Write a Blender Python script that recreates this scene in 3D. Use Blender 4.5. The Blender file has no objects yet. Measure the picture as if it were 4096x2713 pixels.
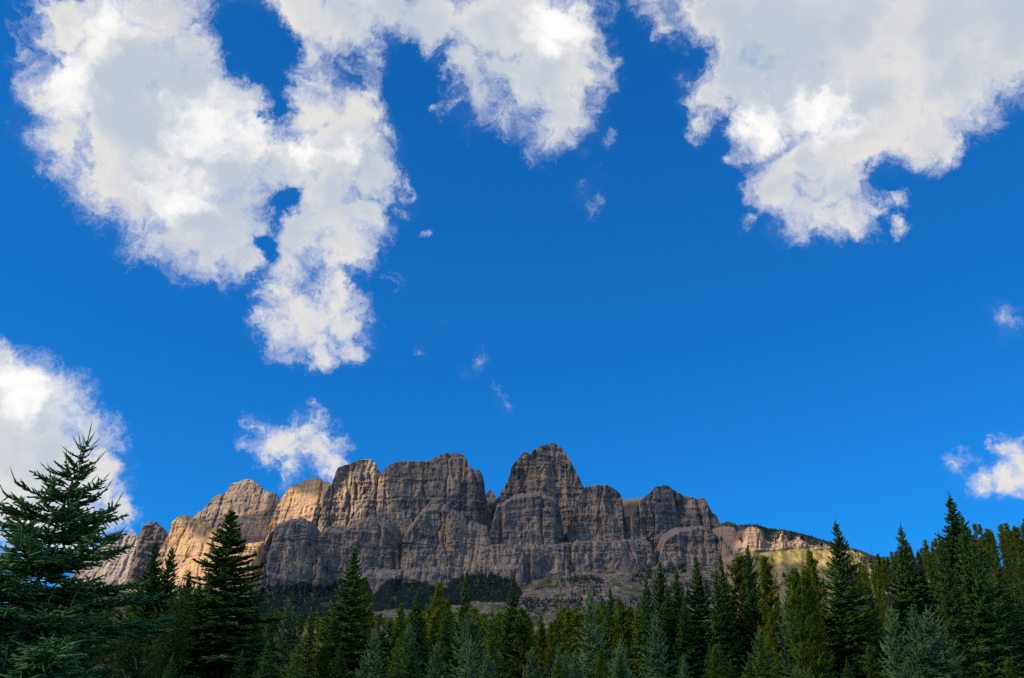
import bpy, math, random
import numpy as np
from mathutils import Vector
from mathutils.bvhtree import BVHTree

# ------------------------------------------------------------------ camera
SC = bpy.context.scene
COL = SC.collection
FPX, PITCH, CAM_Z = 887.0, math.radians(22.0), 1.6
CP, SP = math.cos(PITCH), math.sin(PITCH)
cam_data = bpy.data.cameras.new('camera')
cam_data.sensor_width = 36.0
cam_data.lens = 36.0 * FPX / 1024.0
cam_data.clip_start = 0.1
cam_data.clip_end = 60000.0
cam = bpy.data.objects.new('camera', cam_data)
COL.objects.link(cam)
cam.location = (0, 0, CAM_Z)
cam.rotation_euler = (math.pi / 2 + PITCH, 0, 0)
SC.camera = cam

# ------------------------------------------------------------------ exposure, sun, sky
SC.view_settings.view_transform = 'Standard'
SC.view_settings.look = 'None'
SC.view_settings.exposure = 0.35
SC.view_settings.gamma = 1.0
SC.cycles.use_denoising = False
SC.cycles.sample_clamp_indirect = 2.0
SC.cycles.max_bounces = 6
SC.cycles.diffuse_bounces = 2
SC.cycles.transparent_max_bounces = 16
SUN_AZ, SUN_EL = math.radians(-112.0), math.radians(36.0)
SUN_DIR = Vector((math.sin(SUN_AZ) * math.cos(SUN_EL), math.cos(SUN_AZ) * math.cos(SUN_EL), math.sin(SUN_EL)))
sun_data = bpy.data.lights.new('sun', 'SUN')
sun_data.energy = 5.0
sun_data.angle = math.radians(0.5)
sun_data.color = (1.0, 0.76, 0.50)
sun = bpy.data.objects.new('sun', sun_data)
COL.objects.link(sun)
sun.rotation_euler = SUN_DIR.to_track_quat('Z', 'Y').to_euler()
SKY_STRENGTH = 0.079
SKY_TINT = (0.078, 1.06, 2.47)
CLOUD_GAIN = 0.785


def pdir(X, Y):
    """direction through a point of the 4096 x 2713 photograph"""
    xv, yv = X / 4.0 - 512.0, 339.125 - Y / 4.0
    return np.array([xv, FPX * CP - yv * SP, FPX * SP + yv * CP])


def pworld(X, Y, D):
    d = pdir(X, Y)
    return np.array([0, 0, CAM_Z]) + d * (D / d[1])


class NT:
    """small helper to write node trees"""
    def __init__(self, tree):
        self.t = tree
        tree.nodes.clear()

    def n(self, kind, **props):
        nd = self.t.nodes.new(kind)
        for k, v in props.items():
            setattr(nd, k, v)
        return nd

    def set(self, sock, v):
        if isinstance(v, bpy.types.NodeSocket):
            self.t.links.new(v, sock)
        elif v is not None:
            if sock.type == 'RGBA' and len(v) == 3:
                v = (*v, 1.0)
            sock.default_value = v

    def math(self, op, a, b=None, c=None, clamp=False):
        nd = self.n('ShaderNodeMath', operation=op, use_clamp=clamp)
        for s, v in zip(nd.inputs, (a, b, c)):
            self.set(s, v)
        return nd.outputs[0]

    def vec(self, op, a, b=None, scale=None, out=0):
        nd = self.n('ShaderNodeVectorMath', operation=op)
        self.set(nd.inputs[0], a)
        if b is not None:
            self.set(nd.inputs[1], b)
        if scale is not None:
            self.set(nd.inputs['Scale'], scale)
        return nd.outputs[out]

    def dist(self, a, b):
        return self.vec('DISTANCE', a, b, out='Value')

    def noise(self, vec, scale=1.0, detail=4.0, rough=0.5, distort=0.0, out=0, lac=2.0):
        nd = self.n('ShaderNodeTexNoise')
        self.set(nd.inputs['Vector'], vec)
        nd.inputs['Scale'].default_value = scale
        nd.inputs['Detail'].default_value = detail
        nd.inputs['Roughness'].default_value = rough
        nd.inputs['Distortion'].default_value = distort
        nd.inputs['Lacunarity'].default_value = lac
        return nd.outputs[out]

    def mix(self, f, a, b, mode='MIX'):
        nd = self.n('ShaderNodeMix', data_type='RGBA', blend_type=mode)
        self.set(nd.inputs[0], f)
        self.set(nd.inputs[6], a)
        self.set(nd.inputs[7], b)
        return nd.outputs[2]

    def smooth(self, v, lo, hi, a=0.0, b=1.0):
        nd = self.n('ShaderNodeMapRange', interpolation_type='SMOOTHSTEP')
        self.set(nd.inputs['Value'], v)
        for k, x in (('From Min', lo), ('From Max', hi), ('To Min', a), ('To Max', b)):
            self.set(nd.inputs[k], x)
        return nd.outputs[0]

    def lin(self, v, lo, hi, a=0.0, b=1.0):
        nd = self.n('ShaderNodeMapRange')
        self.set(nd.inputs['Value'], v)
        for k, x in (('From Min', lo), ('From Max', hi), ('To Min', a), ('To Max', b)):
            self.set(nd.inputs[k], x)
        return nd.outputs[0]

    def ramp(self, v, stops):
        nd = self.n('ShaderNodeValToRGB')
        self.set(nd.inputs[0], v)
        e = nd.color_ramp.elements
        while len(e) < len(stops):
            e.new(0.5)
        for el, (p, c) in zip(e, stops):
            el.position = p
            el.color = (*c, 1.0)
        return nd.outputs[0]


# puffs of the clouds: x, y, radius in a 2367-wide view of the photograph, strength
PUFFS = [
    # big cloud, upper left
    (150, 40, 110, 1), (260, 20, 130, 1), (390, 30, 130, 1), (300, 150, 210, 1.2), (170, 230, 125, 1), (430, 190, 150, 1.1),
    (520, 250, 110, 1), (330, 310, 190, 1.2), (150, 330, 95, .8), (500, 360, 150, 1.2), (390, 420, 160, 1.2), (280, 410, 110, 1),
    (470, 510, 130, 1.1), (550, 490, 90, 1), (480, 585, 65, .9), (420, 575, 70, .9), (310, 480, 70, .7), (110, 380, 50, .6),
    (64, 40, 50, .3), (36, 100, 40, .2), (560, 310, 80, 1),
    # its right limb
    (740, 190, 75, .65), (850, 200, 60, .6), (710, 270, 80, .9), (830, 270, 90, .75), (770, 350, 130, 1.1), (680, 390, 90, 1), (850, 390, 85, .95),
    (760, 470, 110, 1.1), (830, 490, 70, .9), (700, 540, 75, 1), (790, 560, 75, .9), (660, 590, 70, .95), (620, 390, 80, 1), (900, 300, 50, .55),
    (910, 380, 40, .45), (720, 130, 60, .55), (860, 130, 60, .55), (560, 590, 55, .8),
    # its tail
    (650, 660, 65, .7), (760, 660, 60, .65), (690, 735, 95, .95), (775, 725, 70, .95), (630, 725, 55, .7), (790, 785, 55, .8), (720, 815, 50, .75), (715, 850, 25, .5),
    (940, 430, 24, .5), (930, 482, 28, .45), (975, 545, 20, .35), (905, 625, 22, .25), (600, 230, 30, .35),
    # cloud at the top middle
    (540, 15, 60, .55), (620, 10, 70, .8), (700, 15, 95, 1), (800, 50, 95, 1), (900, 20, 95, 1), (1000, 40, 110, 1), (1110, 50, 120, 1.1), (1230, 50, 140, 1.2),
    (1320, 60, 90, 1), (1280, 160, 115, 1.2), (1200, 180, 100, 1), (1300, 250, 85, 1.1), (1290, 305, 55, .8), (1080, 170, 80, .65), (1110, 235, 70, .6), (1170, 265, 60, .6),
    (1050, 245, 35, .4), (1000, 255, 35, .4), (1385, 345, 34, .38), (1334, 448, 30, .24), (1352, 474, 28, .24), (1370, 434, 24, .15), (1350, 130, 60, .8), (1240, 300, 60, .6), (1330, 370, 30, .3),
    (850, 120, 50, .6),
    # cloud at the upper right
    (1530, 30, 60, .6), (1540, 80, 40, .5), (1620, 30, 80, 1), (1700, 50, 110, 1.1), (1800, 50, 150, 1.2), (1960, 60, 190, 1.3), (2150, 60, 210, 1.3), (2330, 60, 190, 1.3),
    (1640, 215, 70, .9), (1580, 200, 40, .55), (1610, 250, 40, .6), (1730, 180, 110, 1.1), (1860, 200, 150, 1.2), (2020, 210, 165, 1.2), (2180, 190, 150, 1.2), (2310, 130, 115, 1),
    (1770, 280, 90, 1.1), (1870, 340, 110, 1.1), (1960, 310, 95, 1.1), (2100, 300, 95, 1.1), (2160, 325, 65, .9), (2110, 360, 45, .8), (1820, 410, 90, 1.05),
    (1920, 430, 90, 1), (1870, 495, 80, .95), (1950, 500, 60, .8), (1740, 430, 45, .5), (2062, 470, 30, .45), (2066, 515, 26, .42), (1735, 505, 28, .38), (1690, 345, 30, .45), (2010, 480, 45, .5),
    (1860, 540, 40, .5),
    # cumulus at the left edge
    (20, 840, 75, 1.2), (60, 890, 95, 1.3), (10, 1000, 170, 1.4), (130, 950, 105, 1.3), (195, 965, 75, 1.2), (225, 1030, 60, 1.1), (140, 1060, 150, 1.3), (225, 1110, 75, 1.1),
    (255, 1190, 55, 1), (110, 1150, 150, 1.2), (180, 1210, 90, 1), (15, 790, 40, .55), (245, 1085, 66, 1.25), (262, 1140, 60, 1.2), (275, 1190, 52, 1.1), (10, 1230, 40, .7), (-60, 1080, 150, 1.2),
    # small cloud over the left peaks
    (590, 1008, 44, .6), (572, 968, 30, .25), (615, 962, 26, .2), (638, 1035, 58, .9), (695, 1015, 50, .75), (710, 968, 28, .4), (672, 1068, 44, .75), (738, 1055, 54, .85),
    (772, 1082, 44, .75), (792, 1035, 20, .25), (640, 1110, 32, .2),
    # right edge
    (2335, 745, 44, .5), (2320, 715, 25, .35), (2240, 1075, 42, .62), (2290, 1105, 46, .72), (2345, 1112, 46, .75), (2355, 1030, 42, .6), (2305, 1005, 24, .4), (2400, 1070, 60, .9),
    # faint wisps in the open blue
    (948, 803, 34, .12), (1080, 872, 32, .13), (1130, 862, 36, .14), (1145, 925, 34, .14), (1025, 745, 30, .08),
]
HOLES = [(652, 480, 54, .72), (618, 562, 46, .66), (590, 125, 124, .9), (620, 40, 50, .35), (945, 195, 98, .8), (955, 290, 60, .5), (632, 255, 55, .65), (800, 610, 30, .35), (700, 640, 26, .3)]
GLOWS = [(285, 45, 60), (230, 75, 45), (470, 305, 70), (540, 290, 50), (400, 410, 60), (430, 440, 60), (690, 360, 40), (785, 350, 36), (1290, 45, 60), (1265, 95, 40), (1765, 278, 60),
         (80, 870, 50), (70, 920, 40), (180, 935, 40), (210, 950, 30), (1890, 250, 60), (160, 190, 70)]


def build_world():
    w = bpy.data.worlds.new('World')
    SC.world = w
    w.use_nodes = True
    N = NT(w.node_tree)
    sky = N.n('ShaderNodeTexSky', sky_type='NISHITA', sun_disc=False)
    sky.sun_elevation = SUN_EL
    sky.sun_rotation = SUN_AZ
    sky.altitude = 1450
    sky.air_density = 1.0
    sky.dust_density = 0.3
    sky.ozone_density = 2.0
    d = N.n('ShaderNodeTexCoord').outputs['Generated']
    d = N.vec('NORMALIZE', d)
    gm = N.n('ShaderNodeGamma')
    N.set(gm.inputs[0], sky.outputs[0])
    gm.inputs[1].default_value = 0.67
    skyc = N.mix(1.0, gm.outputs[0], SKY_TINT, 'MULTIPLY')

    K = 1.7305

    def unit(x, y):
        v = pdir(x * K, y * K)
        return v / np.linalg.norm(v)

    w1 = N.vec('SCALE', N.vec('SUBTRACT', N.noise(d, 7.0, 3.0, 0.55, out=1), (.5, .5, .5)), scale=0.075)
    w2 = N.vec('SCALE', N.vec('SUBTRACT', N.noise(d, 30.0, 9.0, 0.66, out=1), (.5, .5, .5)), scale=0.055)
    dw = N.vec('ADD', N.vec('ADD', d, w1), w2)
    f = None
    for (x, y, r, s) in PUFFS:
        c = unit(x, y)
        rad = 0.5 * (np.linalg.norm(unit(x + r, y) - c) + np.linalg.norm(unit(x, y + r) - c)) * 1.12
        g = N.math('MULTIPLY_ADD', N.dist(dw, tuple(c)), -(0.42 if s < 0.26 else max(s, 0.6)) / rad, s)
        f = g if f is None else N.math('SMOOTH_MAX', f, g, 0.12)
    for (x, y, r, s) in HOLES:
        c = unit(x, y)
        rad = np.linalg.norm(unit(x + r, y) - c)
        g = N.math('MULTIPLY_ADD', N.dist(dw, tuple(c)), -s / rad, s, clamp=True)
        f = N.math('SUBTRACT', f, N.math('MULTIPLY', N.smooth(g, 0.0, 1.0), 1.7))
    # the part of the sky around and behind the view: scattered cumulus
    ax = tuple(unit(1184, 784))
    away = N.smooth(N.vec('DOT_PRODUCT', d, ax, out='Value'), 0.80, 0.62)
    other = N.math('MULTIPLY', N.math('SUBTRACT', N.noise(N.vec('ADD', d, N.vec('SCALE', w2, scale=1.5)), 3.2, 5.0, 0.55), 0.50), 5.0)
    f = N.math('MAXIMUM', f, N.math('SUBTRACT', other, N.math('MULTIPLY', N.math('SUBTRACT', 1.0, away), 6.0)))
    fine = N.math('SUBTRACT', N.noise(dw, 22.0, 9.0, 0.62, 0.6), 0.5)
    lace = N.math('SUBTRACT', N.math('ABSOLUTE', N.math('SUBTRACT', N.noise(dw, 40.0, 7.0, 0.62, 1.2), 0.5)), 0.10)
    rim = N.smooth(f, 1.0, 0.1)
    dens = N.math('MULTIPLY_ADD', fine, 1.45, f)
    dens = N.math('SUBTRACT', dens, N.math('MULTIPLY', N.math('MULTIPLY', lace, rim), 1.1))
    alpha = N.smooth(dens, -0.05, 0.72)
    veil = N.smooth(f, -0.25, 0.6, 0.0, 0.06)
    alpha = N.math('MAXIMUM', alpha, veil)
    # brightness inside the cloud: the thick middle of a cloud is greyer than its rim
    soft = N.noise(N.vec('ADD', d, w1), 7.5, 4.0, 0.5)
    soft2 = N.noise(dw, 26.0, 5.0, 0.55)
    thick = N.math('ADD', N.math('MULTIPLY', f, 0.75), N.math('MULTIPLY_ADD', soft, 2.8, -1.4))
    thick = N.math('ADD', thick, N.math('MULTIPLY_ADD', soft2, -0.8, 0.4))
    tone = N.smooth(thick, 0.05, 1.05)
    col = N.mix(tone, (0.80, 0.78, 0.755), (0.53, 0.59, 0.675))
    gl = None
    for (x, y, r) in GLOWS:
        c = unit(x, y)
        rad = np.linalg.norm(unit(x + r, y) - c)
        g = N.math('MULTIPLY_ADD', N.dist(dw, tuple(c)), -0.62 / rad, 1.0)
        gl = g if gl is None else N.math('MAXIMUM', gl, g)
    col = N.mix(N.smooth(N.math('MULTIPLY_ADD', soft2, 2.2, N.math('MULTIPLY_ADD', gl, 0.9, -1.1)), -0.15, 1.0, 0.0, 0.9), col, (1.05, 1.03, 1.01))
    # thin edges scatter the blue behind them
    col = N.mix(N.smooth(dens, 0.75, 0.15, 0.0, 0.6), col, (0.52, 0.62, 0.84))
    col = N.vec('SCALE', col, scale=CLOUD_GAIN / SKY_STRENGTH)
    out = N.mix(alpha, skyc, col)
    bg = N.n('ShaderNodeBackground')
    N.set(bg.inputs['Color'], out)
    bg.inputs['Strength'].default_value = SKY_STRENGTH
    o = N.n('ShaderNodeOutputWorld')
    N.t.links.new(bg.outputs[0], o.inputs[0])


build_world()


# ------------------------------------------------------------------ helpers
def hash2(i, j, seed):
    h = (i.astype(np.int64) * 374761393 + j.astype(np.int64) * 668265263 + seed * 2147483647 + 1013904223) & 0xffffffff
    h = ((h ^ (h >> 13)) * 1274126177) & 0xffffffff
    h = ((h ^ (h >> 16)) * 2246822519) & 0xffffffff
    return ((h ^ (h >> 13)) & 0xffff) / 65535.0


def vnoise(x, y, seed=0):
    x, y = np.broadcast_arrays(np.asarray(x, float), np.asarray(y, float))
    i, j = np.floor(x), np.floor(y)
    u, v = x - i, y - j
    u, v = u * u * (3 - 2 * u), v * v * (3 - 2 * v)
    a, b = hash2(i, j, seed), hash2(i + 1, j, seed)
    c, d = hash2(i, j + 1, seed), hash2(i + 1, j + 1, seed)
    return (a + (b - a) * u) * (1 - v) + (c + (d - c) * u) * v


def fbm(x, y, seed=0, octaves=4, gain=0.5):
    """about -1 .. 1"""
    s, amp, tot = 0.0, 1.0, 0.0
    for o in range(octaves):
        s = s + amp * (vnoise(np.asarray(x) * 2 ** o + 17.3 * o, np.asarray(y) * 2 ** o - 9.1 * o, seed + o) * 2 - 1)
        tot += amp
        amp *= gain
    return s / tot * 1.6


def ridged(x, y, seed=0, octaves=3):
    s, amp, tot = 0.0, 1.0, 0.0
    for o in range(octaves):
        s = s + amp * (1 - np.abs(vnoise(np.asarray(x) * 2 ** o + 5.7 * o, np.asarray(y) * 2 ** o, seed + o) * 2 - 1))
        tot += amp
        amp *= 0.5
    return s / tot


def sstep(v, a, b):
    t = np.clip((np.asarray(v, float) - a) / (b - a), 0, 1)
    return t * t * (3 - 2 * t)


def mesh_np(name, V, quads=None, tris=None, ngons=None, smooth=False):
    me = bpy.data.meshes.new(name)
    V = np.ascontiguousarray(V, dtype=np.float32)
    me.vertices.add(len(V))
    me.vertices.foreach_set('co', V.ravel())
    loops, starts, k = [], [], 0
    for arr in (quads, tris):
        if arr is not None and len(arr):
            arr = np.asarray(arr, dtype=np.int32)
            loops.append(arr.ravel())
            starts.append(k + np.arange(len(arr)) * arr.shape[1])
            k += arr.size
    for g in ngons or ():
        loops.append(np.asarray(g, dtype=np.int32))
        starts.append(np.array([k]))
        k += len(g)
    loops, starts = np.concatenate(loops), np.concatenate(starts)
    me.loops.add(len(loops))
    me.loops.foreach_set('vertex_index', loops.astype(np.int32))
    me.polygons.add(len(starts))
    me.polygons.foreach_set('loop_start', starts.astype(np.int32))
    if smooth:
        me.polygons.foreach_set('use_smooth', np.ones(len(starts), dtype=bool))
    me.update(calc_edges=True)
    me.validate()
    return me


def link(name, me, mat=None, parent=None, kind=None, label=None, category=None, group=None):
    o = bpy.data.objects.new(name, me)
    COL.objects.link(o)
    if mat is not None and me is not None and not len(me.materials):
        me.materials.append(mat)
    if parent is not None:
        o.parent = parent
    for k, v in (('kind', kind), ('label', label), ('category', category), ('group', group)):
        if v:
            o[k] = v
    return o


def grid_quads(nr, nc, off=0):
    a = (np.arange(nr - 1)[:, None] * nc + np.arange(nc - 1)[None]).ravel() + off
    return np.stack([a, a + 1, a + nc + 1, a + nc], 1)


def material(name):
    m = bpy.data.materials.new(name)
    m.use_nodes = True
    N = NT(m.node_tree)
    o = N.n('ShaderNodeOutputMaterial')
    b = N.n('ShaderNodeBsdfPrincipled')
    N.t.links.new(b.outputs[0], o.inputs[0])
    b.inputs['Roughness'].default_value = 0.9
    b.inputs['Specular IOR Level'].default_value = 0.15
    return m, N, b


def xyz_scale(N, v, s):
    return N.vec('MULTIPLY', v, s)


# ------------------------------------------------------------------ rock and slope materials
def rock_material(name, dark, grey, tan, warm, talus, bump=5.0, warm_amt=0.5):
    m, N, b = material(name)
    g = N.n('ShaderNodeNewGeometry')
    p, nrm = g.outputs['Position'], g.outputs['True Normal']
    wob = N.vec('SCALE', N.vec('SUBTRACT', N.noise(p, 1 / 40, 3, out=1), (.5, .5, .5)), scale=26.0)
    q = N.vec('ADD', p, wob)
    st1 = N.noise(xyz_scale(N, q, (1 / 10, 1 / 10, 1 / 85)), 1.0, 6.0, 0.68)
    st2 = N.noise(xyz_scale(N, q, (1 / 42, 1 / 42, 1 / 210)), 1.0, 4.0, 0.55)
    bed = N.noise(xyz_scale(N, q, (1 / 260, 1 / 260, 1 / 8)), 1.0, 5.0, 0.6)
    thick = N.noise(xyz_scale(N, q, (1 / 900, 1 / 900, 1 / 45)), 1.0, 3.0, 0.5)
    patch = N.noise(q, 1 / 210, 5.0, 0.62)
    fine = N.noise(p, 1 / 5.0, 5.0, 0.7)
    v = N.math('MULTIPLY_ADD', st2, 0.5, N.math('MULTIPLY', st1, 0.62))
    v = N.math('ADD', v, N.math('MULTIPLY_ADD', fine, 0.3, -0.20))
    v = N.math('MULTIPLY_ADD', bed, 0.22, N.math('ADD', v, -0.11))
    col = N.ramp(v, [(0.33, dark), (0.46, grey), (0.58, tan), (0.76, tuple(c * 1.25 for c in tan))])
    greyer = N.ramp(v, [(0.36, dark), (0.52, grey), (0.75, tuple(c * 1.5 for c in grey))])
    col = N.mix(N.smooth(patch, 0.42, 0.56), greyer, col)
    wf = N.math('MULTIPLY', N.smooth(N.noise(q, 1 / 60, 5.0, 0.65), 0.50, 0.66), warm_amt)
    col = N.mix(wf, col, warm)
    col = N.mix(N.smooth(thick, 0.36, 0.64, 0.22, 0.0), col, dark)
    # crumbled ledges and scree where the rock lies flat
    nz = N.n('ShaderNodeSeparateXYZ')
    N.set(nz.inputs[0], nrm)
    flat = N.smooth(nz.outputs[2], 0.42, 0.62)
    tal = N.mix(N.noise(p, 1 / 14, 6, 0.7), tuple(c * 0.62 for c in talus), tuple(c * 1.2 for c in talus))
    col = N.mix(flat, col, tal)
    N.set(b.inputs['Base Color'], col)
    h = N.math('ADD', N.math('MULTIPLY', st1, 1.0), N.math('MULTIPLY_ADD', bed, 0.5, N.math('MULTIPLY', fine, 0.45)))
    bp = N.n('ShaderNodeBump')
    bp.inputs['Strength'].default_value = 0.75
    bp.inputs['Distance'].default_value = bump
    N.set(bp.inputs['Height'], h)
    N.set(b.inputs['Normal'], bp.outputs[0])
    return m


ROCK = rock_material('mountain_rock', (0.060, 0.056, 0.058), (0.210, 0.194, 0.185), (0.52, 0.405, 0.265), (0.58, 0.36, 0.16), (0.30, 0.26, 0.22))
ROCK_SUNLIT = rock_material('sunlit_rock', (0.17, 0.13, 0.105), (0.42, 0.32, 0.24), (0.62, 0.43, 0.24), (0.66, 0.36, 0.12), (0.62, 0.43, 0.18), warm_amt=0.75)  # sunlit copy of the rock: warm sunlight put into its colour
ROCK_DARK = rock_material('dark_rock', (0.055, 0.055, 0.065), (0.12, 0.115, 0.12), (0.20, 0.17, 0.15), (0.25, 0.17, 0.11), (0.2, 0.18, 0.17))

SCREE = rock_material('brown_scree', (0.08, 0.07, 0.06), (0.16, 0.13, 0.10), (0.24, 0.185, 0.135), (0.26, 0.18, 0.11), (0.17, 0.135, 0.105))

# ------------------------------------------------------------------ the mountain: stacked buttresses
MV, MQ, MN, MATI, MOFF = [], [], [], [], [0]


BED_RNG = np.random.default_rng(12)
BED_T = np.cumsum(np.exp(BED_RNG.normal(2.6, 0.75, 400)))
BED_O = BED_RNG.normal(0, 1, 400)


LEDGES = np.cumsum(BED_RNG.uniform(32, 95, 22)) + 380
LEDGE_W = BED_RNG.uniform(7, 19, 22)


def bed_offset(zz):
    k = np.searchsorted(BED_T, zz + 400)
    k = np.clip(k, 1, 398)
    s = np.clip((zz + 400 - BED_T[k - 1]) / np.maximum(BED_T[k] - BED_T[k - 1], 1), 0, 1)
    return BED_O[k] + 0.9 * (s - 0.5)


def cracks(xx, z, seed, n, width):
    r = np.random.default_rng(seed)
    out = 0.0
    lo, hi = xx.min(), xx.max()
    for k in range(n):
        c = r.uniform(lo, hi) + 14 * fbm(z / 120, z * 0 + k, seed + k, 3) + r.uniform(-0.12, 0.12) * (z - z.mean())
        w = r.uniform(0.35, 1.3) * width
        dep = r.uniform(0.3, 1.0) * (0.55 + 0.45 * np.clip(fbm(z / 150, z * 0 + 7.7 * k, seed + 90 + k, 2) + 0.5, 0, 1.4))
        out = out + dep * np.exp(-np.abs((xx - c) / w) ** 1.3)
    return out


def buttress(pts, D, bottom=2430, batter=0.16, tilt=0.0, rnd=60.0, flute=1.0, cap=90.0, slope=0.45, back=420.0, jag=3.0, seed=1, mat=0, step=3.0, sink=0.0, lean=None):
    """one rock buttress: outline of its top in photo points at distance D, loft of cliff face, cap and back"""
    P = np.array(pts, float)
    W = np.array([pworld(x, y, D) for x, y in P])
    zb = pworld(P[:, 0].mean(), bottom, D)[2] - sink
    hz = np.maximum(W[:, 2] - zb, 5)
    grow = 1 + batter * hz / D
    X, Z = W[:, 0] * grow, (W[:, 2] - CAM_Z) * grow + CAM_Z
    for k in range(1, len(X)):
        X[k] = max(X[k], X[k - 1] + 1.0)
    nc = max(8, int((X[-1] - X[0]) / step))
    x = np.linspace(X[0], X[-1], nc)
    zt = np.interp(x, X, Z)
    j = fbm(x / 26, x * 0, seed + 50, 4, 0.6) * jag * 1.4
    zt = zt + j + np.round(fbm(x / 60, x * 0 + 3, seed + 51, 2) * 2) * jag * 0.6
    zt = np.maximum(zt, zb + 6)
    xc, hw = 0.5 * (X[0] + X[-1]), 0.5 * (X[-1] - X[0])
    nr = max(8, int((zt.max() - zb) / step))
    t = np.linspace(0, 1, nr)[:, None]
    z = zb + t * (zt - zb)[None]
    xx = np.broadcast_to(x[None], z.shape)
    e = np.clip(np.abs(xx - xc) / hw, 0, 1)
    y = D + batter * (z - zb) + tilt * (xx - xc) + rnd * (1 - np.sqrt(1 - 0.985 * e ** 7))
    wx_ = xx + 10 * fbm(xx / 60, z / 60, seed + 31, 2)
    fl = 44 * fbm(wx_ / 210, z / 420, seed, 3) + 8 * (0.5 - ridged(wx_ / 70, z / 330, seed + 9, 3)) + 8 * fbm(wx_ / 24, z / 120, seed + 20, 4, 0.6)
    fl = fl + 27 * cracks(xx, z, seed + 5, max(3, int(hw * 2 / 75)), 9.0)
    zz = z + 16 * fbm(xx / 150, z / 150, seed + 30, 3) + 0.03 * xx
    beds = 2.4 * bed_offset(zz) * (0.35 + 1.1 * vnoise(xx / 130, z / 60, seed + 40))
    blk = vnoise(wx_ / 17, np.floor(zz / 23) * 3.1 + zz / 160, seed + 71)
    blk2 = vnoise(wx_ / 7.5, zz / 28, seed + 72)
    fl = fl + 10 * (np.floor(blk * 4) / 4 - 0.5) + 5 * (np.floor(blk2 * 3) / 3 - 0.5) + 7 * np.abs(fbm(wx_ / 55, z / 75, seed + 73, 4, 0.6))
    ledge = 0.0
    for k_, lv in enumerate(LEDGES):
        ledge = ledge + LEDGE_W[k_] * sstep(zz + 5 * fbm(xx / 22, z * 0 + k_, seed + 300, 3), lv, lv + 5.0) * (0.35 + 1.3 * vnoise(xx / 170, z * 0 + k_ * 3.3, seed + 320))
    ledge = ledge - (ledge[-1:] - ledge[:1]) * t
    y = y + flute * (fl + beds + ledge)
    y0 = y[-1]
    rows = [np.stack([xx, y, z], 2)]
    K = 10
    for k in range(1, K + 1):
        s = k / K
        r = np.stack([x, y0 + s * cap, zt + slope * s * cap * (1.0 if slope > 0 else s) + 11 * fbm(x / 22, x * 0 + s * cap / 22, seed + 60, 4, 0.6) * min(1, 3 * s)], 1)
        rows.append(r[None])
    last = rows[-1][0]
    rows.append(np.stack([x, last[:, 1] + back * 0.35, np.maximum(zb, last[:, 2] - back * 0.6)], 1)[None])
    rows.append(np.stack([x, last[:, 1] + back, np.full(nc, zb)], 1)[None])
    A = np.concatenate(rows, 0)
    R = A.shape[0]
    off = MOFF[0]
    MV.append(A.reshape(-1, 3))
    q = grid_quads(R, nc, off)
    MQ.append(q)
    MATI.append(np.full(len(q), mat))
    MN.append(list(off + np.arange(R) * nc))
    MN.append(list(off + np.arange(R)[::-1] * nc + nc - 1))
    MOFF[0] += R * nc


def take(name, mats, **kw):
    V, Q, NG = np.concatenate(MV), np.concatenate(MQ), list(MN)
    me = mesh_np(name, V, quads=Q, ngons=NG)
    for m in mats:
        me.materials.append(m)
    idx = np.concatenate(MATI + [np.zeros(len(NG), int)]).astype(np.int32)
    me.polygons.foreach_set('material_index', idx)
    o = link(name, me, None, **kw)
    MV.clear(); MQ.clear(); MN.clear(); MATI.clear(); MOFF[0] = 0
    return o


# left peak, behind
buttress([(700, 2110), (737, 2058), (763, 2032), (786, 2025), (812, 1997), (830, 1975), (857, 1964), (870, 1962), (893, 1940), (911, 1920), (928, 1916), (946, 1913), (987, 1914), (1004, 1917),
          (1031, 1938), (1050, 1952), (1076, 1967), (1094, 1972), (1109, 1985), (1150, 2050), (1200, 2120)], 5900, batter=0.5, tilt=-0.25, rnd=120, slope=-0.2, jag=3.5, seed=3, flute=.7, mat=0)
# sunlit buttress at the left
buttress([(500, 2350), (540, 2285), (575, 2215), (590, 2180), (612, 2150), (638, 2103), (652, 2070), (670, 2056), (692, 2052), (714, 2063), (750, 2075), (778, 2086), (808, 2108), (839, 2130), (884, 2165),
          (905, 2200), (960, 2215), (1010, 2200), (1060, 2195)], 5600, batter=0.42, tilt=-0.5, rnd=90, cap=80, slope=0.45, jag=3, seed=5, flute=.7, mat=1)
# second sunlit tower
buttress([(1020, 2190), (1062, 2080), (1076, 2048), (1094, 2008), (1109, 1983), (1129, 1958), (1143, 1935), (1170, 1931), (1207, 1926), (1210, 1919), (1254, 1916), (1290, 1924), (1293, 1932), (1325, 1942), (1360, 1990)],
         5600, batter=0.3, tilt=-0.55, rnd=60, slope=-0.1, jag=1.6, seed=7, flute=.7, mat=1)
# third tower, its upper left corner in the sun
buttress([(1215, 2120), (1240, 2088), (1259, 2030), (1285, 2000), (1304, 1960), (1326, 1925), (1335, 1895), (1341, 1876), (1350, 1863), (1375, 1855), (1415, 1845), (1446, 1838), (1478, 1836), (1486, 1838),
          (1499, 1850), (1508, 1873), (1520, 1886), (1534, 1900)], 5330, batter=0.2, tilt=-0.12, rnd=150, slope=-0.05, jag=2, seed=11, mat=0)
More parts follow.
